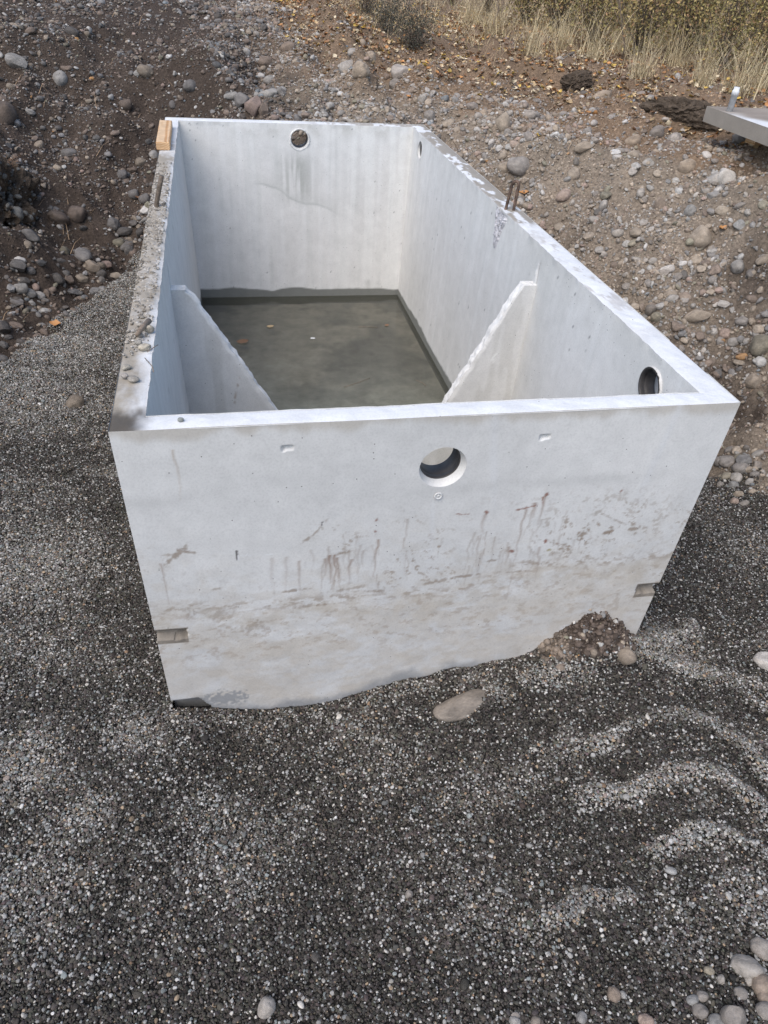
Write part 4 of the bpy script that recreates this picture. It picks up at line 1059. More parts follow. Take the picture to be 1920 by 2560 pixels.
for (u, v, w, h, cn, lab) in [(373, 823, 24, 22, (.36, .32, .26), 'egg-sized tan stone on the left rim beside a stick'), (362, 868, 30, 18, (.45, .40, .32), 'pale yellowish stone on the left rim, nearest the inner edge'),
                              (347, 857, 18, 14, (.30, .28, .25), 'small grey stone on the left rim beside the pale yellowish one'), (350, 838, 16, 12, (.33, .30, .26), 'small dusty stone on the left rim below the stick'),
                              (352, 812, 18, 10, (.34, .31, .27), 'flat dusty stone on the left rim above the stick'), (334, 948, 28, 14, (.29, .265, .23), 'flat grey stone on the left rim toward the near corner'),
                              (312, 940, 18, 14, (.33, .30, .27), 'small grey stone on the left rim by the flat one'), (316, 918, 22, 12, (.34, .31, .26), 'dusty stone on the left rim between two stone clusters')]:
    p = px_z(u, v + h * .3, TH + .003); d = np.linalg.norm(p - CAM); o = bpy.data.objects.new('rim_stone', random.choice(ROUND)); COL.objects.link(o)
    o.scale = (w / 2 * d / FPX * 1.05, w / 2.4 * d / FPX, h / 2 * d / FPX * .9); o.location = (p[0], p[1], TH + .004 + o.scale[2] * .7); o.rotation_euler = (0, 0, random.uniform(-.5, .9)); o.color = (*cn, 1)
    tag(o, lab, 'stone', 'stones on the left rim')
p = px_z(452 / 1.0, 1052, TH + .004)
o = bpy.data.objects.new('rim_pebble', ROUND[2]); COL.objects.link(o); o.scale = (.008, .007, .006); o.location = (p[0], p[1] - .0, TH + .007); o.color = (.26, .27, .25, 1); tag(o, 'single small grey pebble on the near rim', 'pebble')
a, b_ = px_z(342, 838, TH + .02), px_z(373, 802, TH + .025)
tube([tuple(a), tuple(a * .6 + b_ * .4 + np.array((0, 0, .004))), tuple(b_)], lambda t: .006 + .003 * t, 'stick', M_STICK, None, 8)
tag(bpy.data.objects['stick'], 'short grey stick lying across the stones on the left rim', 'stick')
for (a, b_, c_, lab) in [((368, 880), (385, 868), (395, 862), 'thin reddish twig poking over the inner edge of the left rim'), ((362, 895), (380, 915), (384, 930), 'thin dark twig hanging off the left rim near the corner')]:
    pts_ = [tuple(px_z(*q_, TH + zz_)) for q_, zz_ in zip((a, b_, c_), (.008, .012, .01))]
    o = tube(pts_, .0014, 'twig', M_STICK, None, 6); tag(o, lab, 'twig')

# ------------------------------------------------------------------ wooden block on the far left rim
m, nt, b = new_mat('cut_lumber'); v = objcoord(nt)
mp = N(nt, 'ShaderNodeMapping'); mp.inputs['Scale'].default_value = (1, .06, 1); nt.links.new(v, mp.inputs['Vector'])
wv = N(nt, 'ShaderNodeTexWave', wave_type='RINGS', rings_direction='Y'); wv.inputs['Scale'].default_value = 38; wv.inputs['Distortion'].default_value = 3.5; wv.inputs['Detail'].default_value = 3
mv = N(nt, 'ShaderNodeVectorMath', operation='ADD'); mv.inputs[1].default_value = (.02, 0, .09); nt.links.new(mp.outputs[0], mv.inputs[0]); nt.links.new(mv.outputs[0], wv.inputs['Vector'])
c = ramp(nt, wv.outputs['Fac'], [(.1, (.50, .27, .115)), (.55, (.62, .40, .215)), (.95, (.68, .47, .28))])
c = mixc(nt, c, ramp(nt, noise_node(nt, 25, 5, .6, v), [(.3, grey(.75)), (.7, grey(1.1))]), .9, 'MULTIPLY')
nt.links.new(c, b.inputs['Base Color']); b.inputs['Roughness'].default_value = .7; bump(nt, b, wv.outputs['Fac'], .15, .002); M_WOOD = m
def rbox(sx, sy, sz, bev, name='box', cols=None):
    import bmesh
    bm = bmesh.new(); bmesh.ops.create_cube(bm, size=1); bmesh.ops.scale(bm, vec=(sx, sy, sz), verts=bm.verts)
    bmesh.ops.bevel(bm, geom=bm.edges[:], offset=bev, segments=3, affect='EDGES', profile=.5)
    me = bpy.data.meshes.new(name); bm.to_mesh(me); bm.free()
    for p_ in me.polygons: p_.use_smooth = False
    return me
pa = px_z(391.5, 375, TH + .002); pb = px_z(426, 376, TH + .002); pc_ = px_z(399, 301, TH + .04); pd = px_z(430, 302, TH + .04)
bw = float(np.linalg.norm(pb - pa)); by0, by1 = (pa[1] + pb[1]) / 2, (pc_[1] + pd[1]) / 2
wb = add_obj('wood_block', rbox(bw, float(by1 - by0), .042, .006, 'wood_block'), M_WOOD)
wb.location = ((pa[0] + pb[0] + pc_[0] + pd[0]) / 4, (by0 + by1) / 2, TH + .0225); wb.rotation_euler = (0, 0, -math.atan2((pc_[0] + pd[0] - pa[0] - pb[0]) / 2, by1 - by0))
tag(wb, 'offcut of fresh pine lumber lying on the left rim at the far corner', 'wood block')

# ------------------------------------------------------------------ lid slab on the bank top, right
def zq(u, v, z): return Vector(px_z(u, v, z))
GZ0 = float(height(np.array([4.2]), np.array([3.4]))[0])
zt = 1.365
A_, B_ = zq(1767, 266, zt), zq(1925, 322, zt)                  # top near edge
dirv = (B_ - A_); dirv.z = 0; dirv.normalize()
perp = Vector((-dirv.y, dirv.x, 0))
if perp.y < 0: perp = -perp
slab = empty('concrete_slab', tuple(A_)); tag(slab, 'pale concrete lid slab propped on lumber at the right edge of the bank', 'concrete slab')
Ls, Ds, Hs = 2.1, 1.25, .085
nx_, ny_ = 110, 60
Xs, Ys = np.meshgrid(np.linspace(0, Ls, nx_), np.linspace(0, Ds, ny_), indexing='ij')
tilt = np.array((0, 0, -.03))
def slab_pt(a, b, c): return np.outer(a, np.array(dirv)) + np.outer(b, np.array(perp)) + np.outer(c, (0, 0, 1))
top = slab_pt(Xs.ravel(), Ys.ravel(), (fbm(Xs.ravel() * 12, Ys.ravel() * 12, 150) - .5) * .008)
col_t = np.repeat(np.array((.28, .235, .195))[None], len(top), 0) * (.75 + .5 * fbm(Xs.ravel() * 5, Ys.ravel() * 5, 151, 4))[:, None]
col_t = lay(col_t, WHITE, .9 * sstep(.14, .02, Ys.ravel() - .20 * sstep(.25, .9, Xs.ravel()) + (fbm(Xs.ravel() * 9, Ys.ravel() * 9, 152) - .5) * .1) * sstep(.12, .4, Xs.ravel()))
V = [top]; Q = [grid_quads(nx_, ny_)]; C = [col_t]; base = len(top)
ring = np.concatenate([np.stack([np.linspace(0, Ls, 80), np.zeros(80)], -1), np.stack([np.full(40, Ls), np.linspace(0, Ds, 40)], -1), np.stack([np.linspace(Ls, 0, 80), np.full(80, Ds)], -1), np.stack([np.zeros(40), np.linspace(Ds, 0, 40)], -1)])
zs = np.linspace(.002, -Hs, 8)
for z_ in zs: V.append(slab_pt(ring[:, 0], ring[:, 1], np.full(len(ring), z_)))
C.append(np.repeat(np.array((.265, .235, .20))[None], len(ring) * 8, 0) * (.8 + .4 * fbm(np.tile(ring[:, 0], 8) * 6, np.repeat(zs, len(ring)) * 6, 153, 4))[:, None])
i = np.arange(len(ring)); j = (i + 1) % len(ring)
for k in range(7): Q.append(np.stack([base + k * len(ring) + i, base + (k + 1) * len(ring) + i, base + (k + 1) * len(ring) + j, base + k * len(ring) + j], -1))
base += len(ring) * 8
V.append(slab_pt(np.array([0, Ls, Ls, 0]), np.array([0, 0, Ds, Ds]), np.full(4, -Hs))); C.append(np.full((4, 3), .35)); Q.append(np.array([[base + 3, base + 2, base + 1, base]]))
me = mesh_np('slab_body', np.concatenate(V), np.concatenate(Q), smooth=False); set_col(me, np.concatenate(C))
add_obj('slab_body', me, M_CONC, slab)
pp = zq(1823, 279, zt) - A_
pipe = lathe([(0, 0), (0, .019), (.09, .019), (.0905, .0215), (.115, .0215), (.117, .0175), (.135, .017), (.135, .0)], 20, tuple(pp), (.03, 0, 1), 'pipe_stub', M_PVC, slab)
for a_, b2, w_ in ((.95, .16, 'beneath the near edge of the concrete slab'), (.95, 1.05, 'beneath the far edge of the concrete slab')):
    pt = A_ + dirv * a_ + perp * b2; gz = float(height(np.array([pt.x]), np.array([pt.y]))[0]); hgt = max(.05, (zt - Hs) - gz)
    pr = add_obj('lumber_prop', rbox(.32, .14, hgt, .005, 'lumber_prop'), M_WOOD)
    pr.location = (pt.x, pt.y, gz + hgt * .5); pr.rotation_euler = (0, 0, math.atan2(dirv.y, dirv.x) + .1)
    tag(pr, 'lumber prop wedged ' + w_, 'wood block', 'lumber props under the slab')
# prop in view under the near edge
p = ground_at([(1900, 358)])[0]
pr = add_obj('lumber_prop', rbox(.26, .09, .05, .006, 'lumber_prop'), M_WOOD); pr.location = (p[0] + .06, p[1] + .02, p[2] + .025); pr.rotation_euler = (0, 0, .1); tag(pr, 'orange-brown lumber offcut lying beside the slab edge behind a round stone', 'wood block')

# ------------------------------------------------------------------ clods of sod on the bank crest and left overhang
def clod(name, loc, dims, seed, yaw, lab, cat='soil clod', rough=.9):
    V, T = ICO[5]; V = V.copy()
    f = fbm(V[:, 0] * 1.9 + seed, V[:, 1] * 1.6, V[:, 2] * 1.9 + seed, 6, .68)
    V = V * (1 + (f - .5) * rough * 1.3)[:, None] * np.array(dims)[None]
    o = add_obj(name, mesh_np(name, V, None, T, False), M_CLOD); o.location = loc; o.rotation_euler = (0, 0, yaw)
    tag(o, lab, cat); return o
cs = ground_at([(1440, 228), (1690, 300), (1760, 325), (20, 520), (1590, 640), (1350, 205)])
clod('soil_clod', cs[0] + (0, 0, .06), (.15, .09, .09), 3.1, .2, 'small dark clod of sod on the crest of the bank left of the long clod')
clod('soil_clod', cs[1] + (.03, .05, .05), (.22, .085, .085), 7.7, -.5, 'long dark clod of rooty sod lying toward the concrete slab')
clod('soil_clod', cs[2] + (.02, .02, .04), (.16, .08, .07), 9.9, -.7, 'dark clod of sod at the lower end of the long clod by the slab')
lb = clod('root_clod', cs[3] + (-.10, .02, .02), (.26, .32, .33), 4.4, .3, 'overhanging lump of dark gravelly soil and roots at the left edge', 'soil clod', 1.3)

lv_ = np.array([lb.matrix_basis @ v.co for v in lb.data.vertices]); lv_ = lv_[RNG.choice(len(lv_), 700, replace=False)]
eb = instance_stuff('embedded_stones', lv_ - np.array(lb.location), RNG.uniform(0, 6.28, (700, 3)), RNG.lognormal(math.log(.011), .5, 700)[:, None] * RNG.uniform(.6, 1.1, (700, 3)), np.array((.12, .115, .105))[None] * RNG.uniform(.5, 1.6, 700)[:, None], SMALL, 8)
eb.parent = lb; eb.matrix_parent_inverse = Matrix.Rotation(-lb.rotation_euler.z, 4, 'Z')
def strips(n, roots, length, width, lean, cols, name, mat, curve=.4, seg=3, parent=None, kind=None, dirs=None):
    """many thin bent blades joined in one mesh"""
    n = len(roots)
    az = RNG.uniform(0, 6.283, n) if dirs is None else dirs
    ln = length; V = np.zeros((n, (seg + 1) * 2, 3)); side = np.stack([-np.sin(az), np.cos(az), np.zeros(n)], -1)
    for s in range(seg + 1):
        t = s / seg; out_ = lean * (t + curve * t * t) * ln; up_ = ln * t * np.sqrt(np.clip(1 - (lean * .8 * t) ** 2, .05, 1)) - curve * .25 * ln * t ** 3
        c_ = roots + np.stack([np.cos(az) * out_, np.sin(az) * out_, up_], -1); w_ = (width * (1 - .85 * t))[:, None]
        V[:, s * 2] = c_ - side * w_; V[:, s * 2 + 1] = c_ + side * w_
    m_ = (seg + 1) * 2; b_ = (np.arange(n) * m_)[:, None]
    Q = np.concatenate([b_ + np.array([[2 * s, 2 * s + 1, 2 * s + 3, 2 * s + 2]]) for s in range(seg)])
    me = mesh_np(name, V.reshape(-1, 3), Q, None, True); set_col(me, np.repeat(cols, m_, 0))
    o = add_obj(name, me, mat, parent)
    if kind: o['kind'] = kind
    return o
# dry pine needles on the left lump
c0 = ground_at([(25, 415)])[0]
nn = 70; pr = strips(nn, np.repeat((np.array(lb.location) + (.10, -.05, .20))[None], nn, 0) + RNG.normal(0, .012, (nn, 3)), RNG.uniform(.10, .19, nn), np.full(nn, .0011), RNG.uniform(.7, .97, nn), np.array((.34, .19, .10))[None] * RNG.uniform(.6, 1.3, nn)[:, None], 'pine_needles', M_PLANT, .5, 3, None, None, RNG.normal(-.5, 1.0, nn))
tag(pr, 'tuft of dry orange pine needles on the lump at the left edge', 'pine needles')

# ------------------------------------------------------------------ leaves
def leaf_mesh(seed, name='leaf'):
    r = np.random.default_rng(seed); n = 7; V = []; 
    for i in range(n):
        t = i / (n - 1); w = .42 * math.sin(math.pi * min(1, t * .96 + .02)) ** .8 * (1 - .25 * t); zc = .28 * (t - .5) ** 2 * r.uniform(.2, 1.6)
        for s in (-1, 0, 1): V.append((t - .5, s * w * r.uniform(.85, 1.15), zc + abs(s) * r.uniform(.06, .22)))
    Q = [(i * 3 + s, (i + 1) * 3 + s, (i + 1) * 3 + s + 1, i * 3 + s + 1) for i in range(n - 1) for s in (0, 1)]
    return mesh_np(name, V, Q)
LEAVES = [leaf_mesh(i) for i in range(6)]
for me in LEAVES: me.materials.append(M_LEAF)
LCOL = [('yellow', (.55, .38, .09)), ('orange', (.45, .22, .08)), ('tan', (.50, .36, .20)), ('brown', (.26, .14, .075)), ('pale', (.62, .52, .36))]
hand_leaves = [(141, 821, 24, 'orange', 'curled orange leaf lying on the gravel left of the tank'), (1308, 494, 22, 'orange', 'orange leaf on the soil just behind the rebar loop'), (1807, 572, 20, 'orange', 'orange-yellow leaf beside the large tan stone on the right bank'),
               (1532, 168, 14, 'yellow', 'bright yellow leaf on the litter below the undergrowth'), (352, 505, 22, 'brown', 'brown leaf among stones by the far left of the tank'), (1345, 350, 12, 'yellow', 'small yellow leaf on the brown bank near the far right corner'),
               (1198, 243, 14, 'yellow', 'small yellow leaf among cobbles on the bank crest')]
lp = ground_at([(h[0], h[1]) for h in hand_leaves])
for h, p in zip(hand_leaves, lp):
    o = bpy.data.objects.new('fallen_leaf', random.choice(LEAVES)); COL.objects.link(o); s = h[2] * np.linalg.norm(p - CAM) / FPX
    o.scale = (s, s, s); o.location = (p[0], p[1], p[2] + .012); o.rotation_euler = (random.gauss(.2, .2), random.gauss(0, .2), random.uniform(-.6, .6)); o.color = (*dict(LCOL)[h[3]], 1)
    tag(o, h[4], 'leaf', 'single fallen leaves')
# litter region: leaves on the natural ground
def litter_w(x, y, z):
    n = fbm(x * 2.2, y * 2.2, 71.1, 4)
    return sstep(.1, .55, (z - 1.04) * 2.4 + (x - 2.2) * .26 + (y - 4.6) * .20 + (n - .5) * .9) * sstep(1.2, 2.2, x + (y - 4) * .28)
NL = 60000
LP = scatter(NL, 1.0, 9.5, 1.2, 12); LP = LP[RNG.random(NL) < litter_w(LP[:, 0], LP[:, 1], LP[:, 2]) * (.2 + .8 * sstep(.4, .6, fbm(LP[:, 0] * 3, LP[:, 1] * 3, 72, 3)))]
n = len(LP); ls = RNG.uniform(.016, .052, n)
lc = np.array([c for _, c in LCOL])[RNG.choice(5, n, p=[.08, .18, .28, .22, .24])] * RNG.uniform(.55, 1.15, n)[:, None]
lv = seen(LP); lq = to_pixel(LP); lscore = np.where(lv, ls / lq[:, 2], 0); lo_ = np.argsort(-lscore)
where = lambda p: ('on the litter in front of the concrete slab' if p[0] > 3.2 and p[1] < 3.6 else 'on the litter along the bank crest' if p[1] < 5.5 else 'on the litter below the undergrowth')
LMARK = [(*ground_at([(u_, v_)])[0][:2], t_) for u_, v_, t_ in ((1720, 230, 'behind the long sod clod'), (1600, 290, 'left of the long sod clod'), (1440, 260, 'beside the small sod clod'), (1640, 380, 'on the bank below the long sod clod'), (1520, 262, 'by the tan cobble on the crest'), (1560, 330, 'on the cobbly crest of the bank'), (1660, 262, 'at the left end of the long clod'), (1480, 200, 'right of the small sod clod'), (1560, 215, 'between the two sod clods'), (1300, 200, 'on the crest left of the sod clods'), (1180, 150, 'beside the low dark shrub'),
         (1830, 390, 'below the concrete slab'), (1890, 430, 'on the bank edge below the slab'), (1900, 240, 'behind the concrete slab'), (1400, 170, 'in front of the dry grass'), (1750, 370, 'between the long clod and the slab'), (1250, 250, 'among cobbles on the crest'), (1060, 130, 'on the heap by the dark shrub'))]
lgrp = {}
for i in lo_[:56]:
    lm = min(LMARK, key=lambda m_: (m_[0] - LP[i][0]) ** 2 + (m_[1] - LP[i][1]) ** 2)
    nm = LCOL[int(np.argmin(((np.array([c for _, c in LCOL]) - lc[i] * 1.15) ** 2).sum(1)))][0]
    lgrp.setdefault((nm, lm[2]), []).append((float(np.hypot(LP[i][0] - .9, LP[i][1] - 2)), int(i)))
for (nm, wh), li_ in lgrp.items():
    for r_, (_, i) in enumerate(sorted(li_)):
        o = bpy.data.objects.new('fallen_leaf', LEAVES[int(RNG.integers(6))]); COL.objects.link(o); sz_ = ls[i]; o.scale = (sz_, sz_, sz_)
        o.location = LP[i] + (0, 0, .014); o.rotation_euler = (RNG.normal(0, .35), RNG.normal(0, .35), RNG.uniform(0, 6.28)); o.color = (*[float(t) for t in lc[i]], 1)
        tag(o, f"dry {nm} leaf {wh}" + ('' if len(li_) == 1 else ', ' + ORD[r_] + ' the tank'), 'leaf', 'fallen leaves on the litter')
ri = lo_[56:]
LC = pebble_collection('litter_leaf', [leaf_mesh(50 + i, 'litter_leaf') for i in range(6)], M_LEAF_I)
instance_stuff('leaf_litter', LP[ri] + np.stack([0 * ri, 0 * ri, RNG.uniform(.004, .02, len(ri))], -1), np.stack([RNG.normal(0, .4, len(ri)), RNG.normal(0, .4, len(ri)), RNG.uniform(0, 6.28, len(ri))], -1), np.repeat(ls[ri][:, None], 3, 1), lc[ri], LC, 6)
# needles and straw strewn over the banks
nn = 5000; SP = scatter(nn, -1.5, 7, 1.0, 9)
SP = SP[((SP[:, 0] < -.03) | (SP[:, 0] > TW + .03) | (SP[:, 1] > TL + .03)) & (gravel_mask(SP[:, 0], SP[:, 1]) < .3) & (RNG.random(nn) < .35 + .65 * litter_w(SP[:, 0], SP[:, 1], SP[:, 2]))]
nn = len(SP); strips(nn, SP + (0, 0, .008), RNG.uniform(.04, .16, nn), RNG.uniform(.0010, .0022, nn), np.full(nn, .98), np.array((.36, .25, .155))[None] * RNG.uniform(.5, 1.3, nn)[:, None], 'straw', M_PLANT, .1, 2, None, 'stuff')
# debris floating or lying on the tank floor
for (u, v, w, cn, lab) in [(676, 816, 18, 'tan', 'tan leaf floating on the water at the middle of the tank'), (607, 854, 30, 'brown', 'dark brown leaf sunk in the water near the left fin'), (967, 813, 12, 'brown', 'small brown leaf in the water by the right wall')]:
    p = px_z(u, v, WATER_Z + .004); o = bpy.data.objects.new('fallen_leaf', LEAVES[1]); COL.objects.link(o); s = w * np.linalg.norm(p - CAM) / FPX; o.scale = (s, s, s * .3); o.location = p; o.rotation_euler = (0, 0, .2); o.color = (*dict(LCOL)[cn], 1); tag(o, lab, 'leaf', 'leaves in the tank water')
p = px_z(782, 846, WATER_Z + .004); o = bpy.data.objects.new('foam_scrap', ANGLE[0]); COL.objects.link(o); o.scale = (.016, .010, .006); o.location = p; o.color = (.7, .7, .68, 1); tag(o, 'small white scrap floating on the water in the tank', 'scrap')
for a_, b2, lab in [((896, 817), (945, 818), 'pale straw floating on the water toward the far right corner'), ((860, 968), (925, 945), 'thin pale stem floating on the water near the front of the tank'), ((1040, 950), (1065, 965), 'short stem in the water beside the right wall')]:
    o = tube([tuple(px_z(*a_, WATER_Z + .003)), tuple((px_z(*a_, WATER_Z + .003) + px_z(*b2, WATER_Z + .003)) / 2 + (0.01, .004, 0)), tuple(px_z(*b2, WATER_Z + .003))], .0016, 'straw_stem', M_STICK, None, 6); tag(o, lab, 'straw')
# roots in the dirt heap at the near wall
hp2 = ground_at([(1455, 1600), (1475, 1602), (1487, 1590), (1440, 1595), (1460, 1612), (1480, 1612)])
o = tube([tuple(q_ + (0, -.012, .012)) for q_ in hp2[:3]], .003, 'root', M_STICK, None, 6); tag(o, 'curled pale root in the dirt heaped against the near wall', 'root')

# ------------------------------------------------------------------ dry grass and undergrowth beyond the bank
def grass_w(x, y):
    n = fbm(x * 1.1, y * 1.1, 74.4, 4)
    a = sstep(.0, .55, (y - 5.9) * .32 + (x - 3.4) * .13 + (n - .5) * 1.1) * sstep(1.6, 2.6, x + (y - 6) * .1)
    return a
NGR = 90000
GP = scatter(NGR, 1.4, 13, 3.6, 15); GP = GP[RNG.random(NGR) < grass_w(GP[:, 0], GP[:, 1]) * (.15 + .85 * sstep(.38, .62, fbm(GP[:, 0] * 2.4, GP[:, 1] * 2.4, 75, 3))) * .5]
n = len(GP)
gc = np.array([(.66, .53, .31), (.72, .60, .39), (.54, .42, .23), (.40, .36, .16), (.62, .46, .25)])[RNG.choice(5, n, p=[.32, .22, .2, .1, .16])] * RNG.uniform(.62, 1.18, n)[:, None]
strips(n, GP, RNG.uniform(.07, .28, n) * (.7 + .6 * fbm(GP[:, 0], GP[:, 1], 76)), RNG.uniform(.0012, .0028, n), RNG.uniform(.25, .98, n), gc, 'dry_grass', M_PLANT, .5, 3, None, 'stuff')
# tall tufts one can pick out
tp = ground_at([(1600, 200), (1690, 165), (1480, 150), (1840, 235), (1900, 225), (1330, 135), (1755, 215), (1550, 130), (1400, 120), (1240, 90), (1650, 110), (1860, 150), (1180, 60), (1785, 130)])
tuft_words = ['below the undergrowth, tallest stems arching left', 'at the foot of the yellow undergrowth', 'left of the bright yellow leaf', 'behind the far end of the concrete slab', 'at the right edge above the concrete slab', 'at the left end of the grass strip', 'behind the white pipe stub', 'beneath the middle of the undergrowth', 'among the fallen leaves beneath the shrubs', 'beside the dark low shrub', 'deep in the undergrowth right of centre', 'in the undergrowth toward the right edge', 'near the top behind the dark low shrub', 'in the undergrowth above the white pipe stub']
for p, w_ in zip(tp, tuft_words):
    nn = 130; ro = np.repeat(p[None], nn, 0) + np.concatenate([RNG.normal(0, .06, (nn, 2)), np.zeros((nn, 1))], 1) - (0, 0, .01)
    o = strips(nn, ro, RNG.uniform(.2, .62, nn), RNG.uniform(.0012, .0026, nn), RNG.uniform(.1, .8, nn), np.array((.62, .51, .32))[None] * RNG.uniform(.55, 1.1, nn)[:, None], 'grass_tuft', M_PLANT, .45, 4)
    tag(o, f"tuft of tall dry straw-coloured grass {w_}", 'grass tuft', 'tall dry grass tufts')

def shrub_meshes(seed, h, rad_, nst, nlf, leafsz, cols, wts, stemcol):
    r = np.random.default_rng(seed); stemV, stemQ = [], []; tips = []
    b0 = 0
    for s in range(nst):
        az = r.uniform(0, 6.28); lean = r.uniform(.1, .75); L = h * r.uniform(.6, 1.1); pts_ = []
        for k in range(7):
            t = k / 6; pts_.append(np.array((math.cos(az) * lean * rad_ * t * 1.2 + r.normal(0, .012), math.sin(az) * lean * rad_ * t * 1.2 + r.normal(0, .012), L * t * (1 - .18 * lean * t))) + np.array((r.normal(0, .02), r.normal(0, .02), 0)))
        for k in range(7):
            w_ = .006 * (1 - k / 8) * (h / .9)
            for j in range(4): stemV.append(pts_[k] + np.array((math.cos(j * 1.57) * w_, math.sin(j * 1.57) * w_, 0)))
        for k in range(6):
            for j in range(4): stemQ.append((b0 + k * 4 + j, b0 + k * 4 + (j + 1) % 4, b0 + (k + 1) * 4 + (j + 1) % 4, b0 + (k + 1) * 4 + j))
        b0 += 28; tips += [(pts_[k] + (pts_[k + 1] - pts_[k]) * r.random()) for k in range(1, 6) for _ in range(4)]
    tips = np.array(tips); c_ = tips[r.integers(0, len(tips), nlf)] + r.normal(0, .085 * rad_ / .5, (nlf, 3)); c_[:, 2] = np.abs(c_[:, 2])
    a = r.normal(size=(nlf, 3)); a /= np.linalg.norm(a, axis=1)[:, None]; b = np.cross(a, r.normal(size=(nlf, 3))); b /= np.linalg.norm(b, axis=1)[:, None]
    sz_ = leafsz * r.uniform(.5, 1.2, nlf)[:, None]; nrm_ = np.cross(a, b)
    V = np.stack([c_ - a * sz_, c_ + b * sz_ * .5 + nrm_ * sz_ * .15, c_ + a * sz_, c_ - b * sz_ * .5 + nrm_ * sz_ * .15], 1).reshape(-1, 3)
    col = np.array(cols)[r.choice(len(cols), nlf, p=wts)] * r.uniform(.6, 1.2, nlf)[:, None]
    mc = mesh_np('crown', V, np.arange(nlf * 4).reshape(-1, 4), None, False); set_col(mc, np.repeat(col, 4, 0)); mc.materials.append(M_PLANT)
    ms = mesh_np('stems', np.array(stemV), stemQ); ms.materials.append(M_BARK)
    return ms, mc
YG = [(.27, .23, .085), (.40, .31, .13), (.17, .15, .07), (.50, .37, .16), (.26, .18, .11), (.38, .23, .12)]; YW = [.26, .2, .2, .12, .14, .08]
TH_ = [shrub_meshes(s, 1.15, .75, 26, 3000, .021, YG, YW, None) for s in (1, 2, 3)]
BR = [shrub_meshes(s, .9, .6, 34, 1100, .018, [(.20, .15, .09), (.28, .20, .10), (.14, .11, .07)], [.5, .3, .2], None) for s in (4, 5)]
DK = shrub_meshes(9, .42, .42, 30, 2600, .011, [(.085, .085, .06), (.12, .11, .085), (.06, .06, .045), (.16, .13, .10)], [.4, .3, .2, .1], None)
def shrub(ms, mc, p, s, rz, lab, grp, name='shrub'):
    o = empty(name, tuple(p)); o.scale = (s, s, s); o.rotation_euler = (0, 0, rz)
    for nm, me_ in (('stems', ms), ('crown', mc)): c_ = bpy.data.objects.new(nm, me_); COL.objects.link(c_); c_.parent = o
    tag(o, lab, 'shrub', grp); return o
sp = ground_at([(1030, 125), (1085, 132), (985, 100), (925, 45)])
shrub(*DK, sp[0], 1.0, 0, 'low dark shrub with tiny leaves at the left end of the dry grass', 'low dark shrubs')
shrub(*DK, sp[2] + (0, .4, 0), .9, 1.4, 'low dark shrub on the heap crest left of the grass strip', 'low dark shrubs')
shrub(*BR[0], sp[3] + (0, .3, 0), .8, 2.0, 'bare brown shrub on top of the heap behind the tank', 'low dark shrubs')
# thicket: rows of shrubs going back
tk = [(1480, 105), (1590, 130), (1700, 150), (1800, 172), (1905, 190), (1390, 85), (1310, 60), (1640, 95), (1750, 110), (1860, 125), (1530, 70), (1220, 35), (1130, 15)]
tpos = ground_at(tk); twords = ['left of the bare twigs', 'at the middle of the undergrowth', 'right of the middle of the undergrowth', 'behind the grass above the pipe stub', 'at the right edge above the slab', 'near the left end of the undergrowth', 'at the left end of the undergrowth', 'in the second row at the middle', 'in the second row above the slab', 'in the second row at the right edge', 'in the second row toward the left', 'behind the left end of the grass strip', 'beyond the dark low shrub']
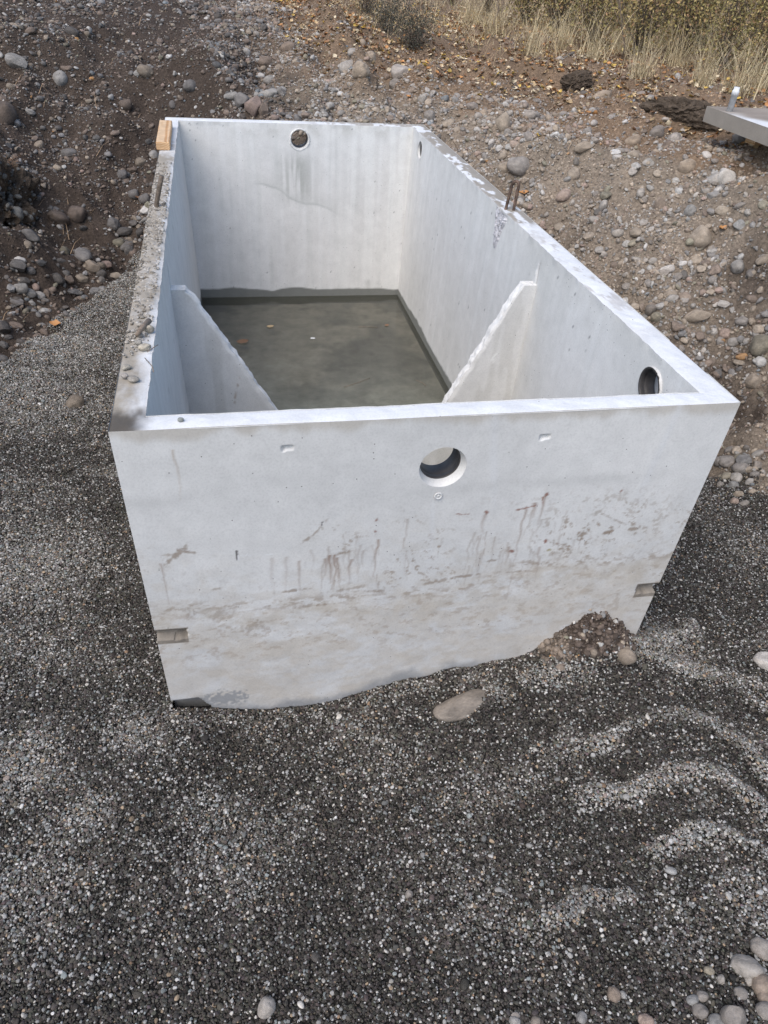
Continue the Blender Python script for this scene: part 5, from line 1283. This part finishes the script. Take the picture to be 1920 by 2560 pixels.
# bare saplings standing in front of the leaves
def sapling(p, h, lean, seed, lab):
    r = np.random.default_rng(seed); o = empty('bare_sapling', tuple(p)); path = [(0, 0, 0)]
    for k in range(1, 9): t = k / 8; path.append((lean[0] * t + r.normal(0, .012), lean[1] * t + r.normal(0, .012), h * t))
    tube(path, lambda t: .010 * (1 - .75 * t), 'stem', M_STICK, o, 7)
    for k in range(7):
        b_ = np.array(path[2 + k % 6]); a_ = r.uniform(0, 6.28); L = r.uniform(.25, .55)
        tube([tuple(b_), tuple(b_ + np.array((math.cos(a_) * L * .5, math.sin(a_) * L * .5, L * .35 + r.normal(0, .02)))), tuple(b_ + np.array((math.cos(a_) * L, math.sin(a_) * L, L * .8)))], lambda t: .0042 * (1 - .7 * t), 'branch', M_STICK, o, 5)
    tag(o, lab, 'sapling', 'bare saplings')
sp2 = ground_at([(1795, 185), (1690, 140), (1555, 150), (1230, 85)])
sapling(sp2[0], 1.3, (.5, .1), 1, 'bare pale sapling leaning right in the undergrowth above the slab')
sapling(sp2[1], 1.1, (-.1, .1), 2, 'thin upright bare sapling at the middle of the undergrowth')
sapling(sp2[2], 1.2, (-.35, 0), 3, 'bare sapling leaning left over the dry grass')
sapling(sp2[3], .8, (.1, 0), 4, 'short bare sapling beside the dark low shrub')
for k, (p, w_) in enumerate(zip(tpos, twords)):
    ms, mc = (TH_[k % 3] if k < 11 else BR[k % 2])
    shrub(ms, mc, p, RNG.uniform(.8, 1.1), RNG.uniform(0, 6.28), ('yellow-green leafy autumn shrub ' if k < 11 else 'brownish half-bare autumn shrub ') + w_, 'autumn shrubs of the undergrowth')
thick = []
extra = [(x_, y_) for y_ in (9.5, 11.0, 12.5, 14.5) for x_ in np.arange(2.0, 17, 1.25)]
for k, (x_, y_) in enumerate(extra):
    x2, y2 = x_ + RNG.normal(0, .3) + (y_ - 9) * .35, y_ + RNG.normal(0, .3) - (x_ - 6) * .12
    z2 = float(height(np.array([x2]), np.array([y2]))[0])
    if not seen(np.array([[x2, y2, z2 + .4]]))[0] or grass_w(np.array([x2]), np.array([y2]))[0] < .5: continue
    ms, mc = TH_[k % 3] if k % 5 else BR[k % 2]
    thick.append((shrub(ms, mc, (x2, y2, z2), RNG.uniform(.9, 1.35), RNG.uniform(0, 6.28), 'autumn shrub', 'background thicket shrubs'), bool(k % 5), float(to_pixel(np.array([[x2, y2, z2]]))[0, 0])))
for leafy in (True, False):
    row = sorted([t for t in thick if t[1] == leafy], key=lambda t: t[2])
    for r_, t in enumerate(row):
        w_ = 'leftmost' if r_ == 0 else ('second third fourth fifth sixth seventh eighth ninth tenth eleventh twelfth thirteenth fourteenth fifteenth'.split() + ['far'] * 40)[r_ - 1] + ' from the left'
        t[0]['label'] = ('leafy yellow-green' if leafy else 'thin brown half-bare') + ' shrub deep in the background thicket, ' + w_
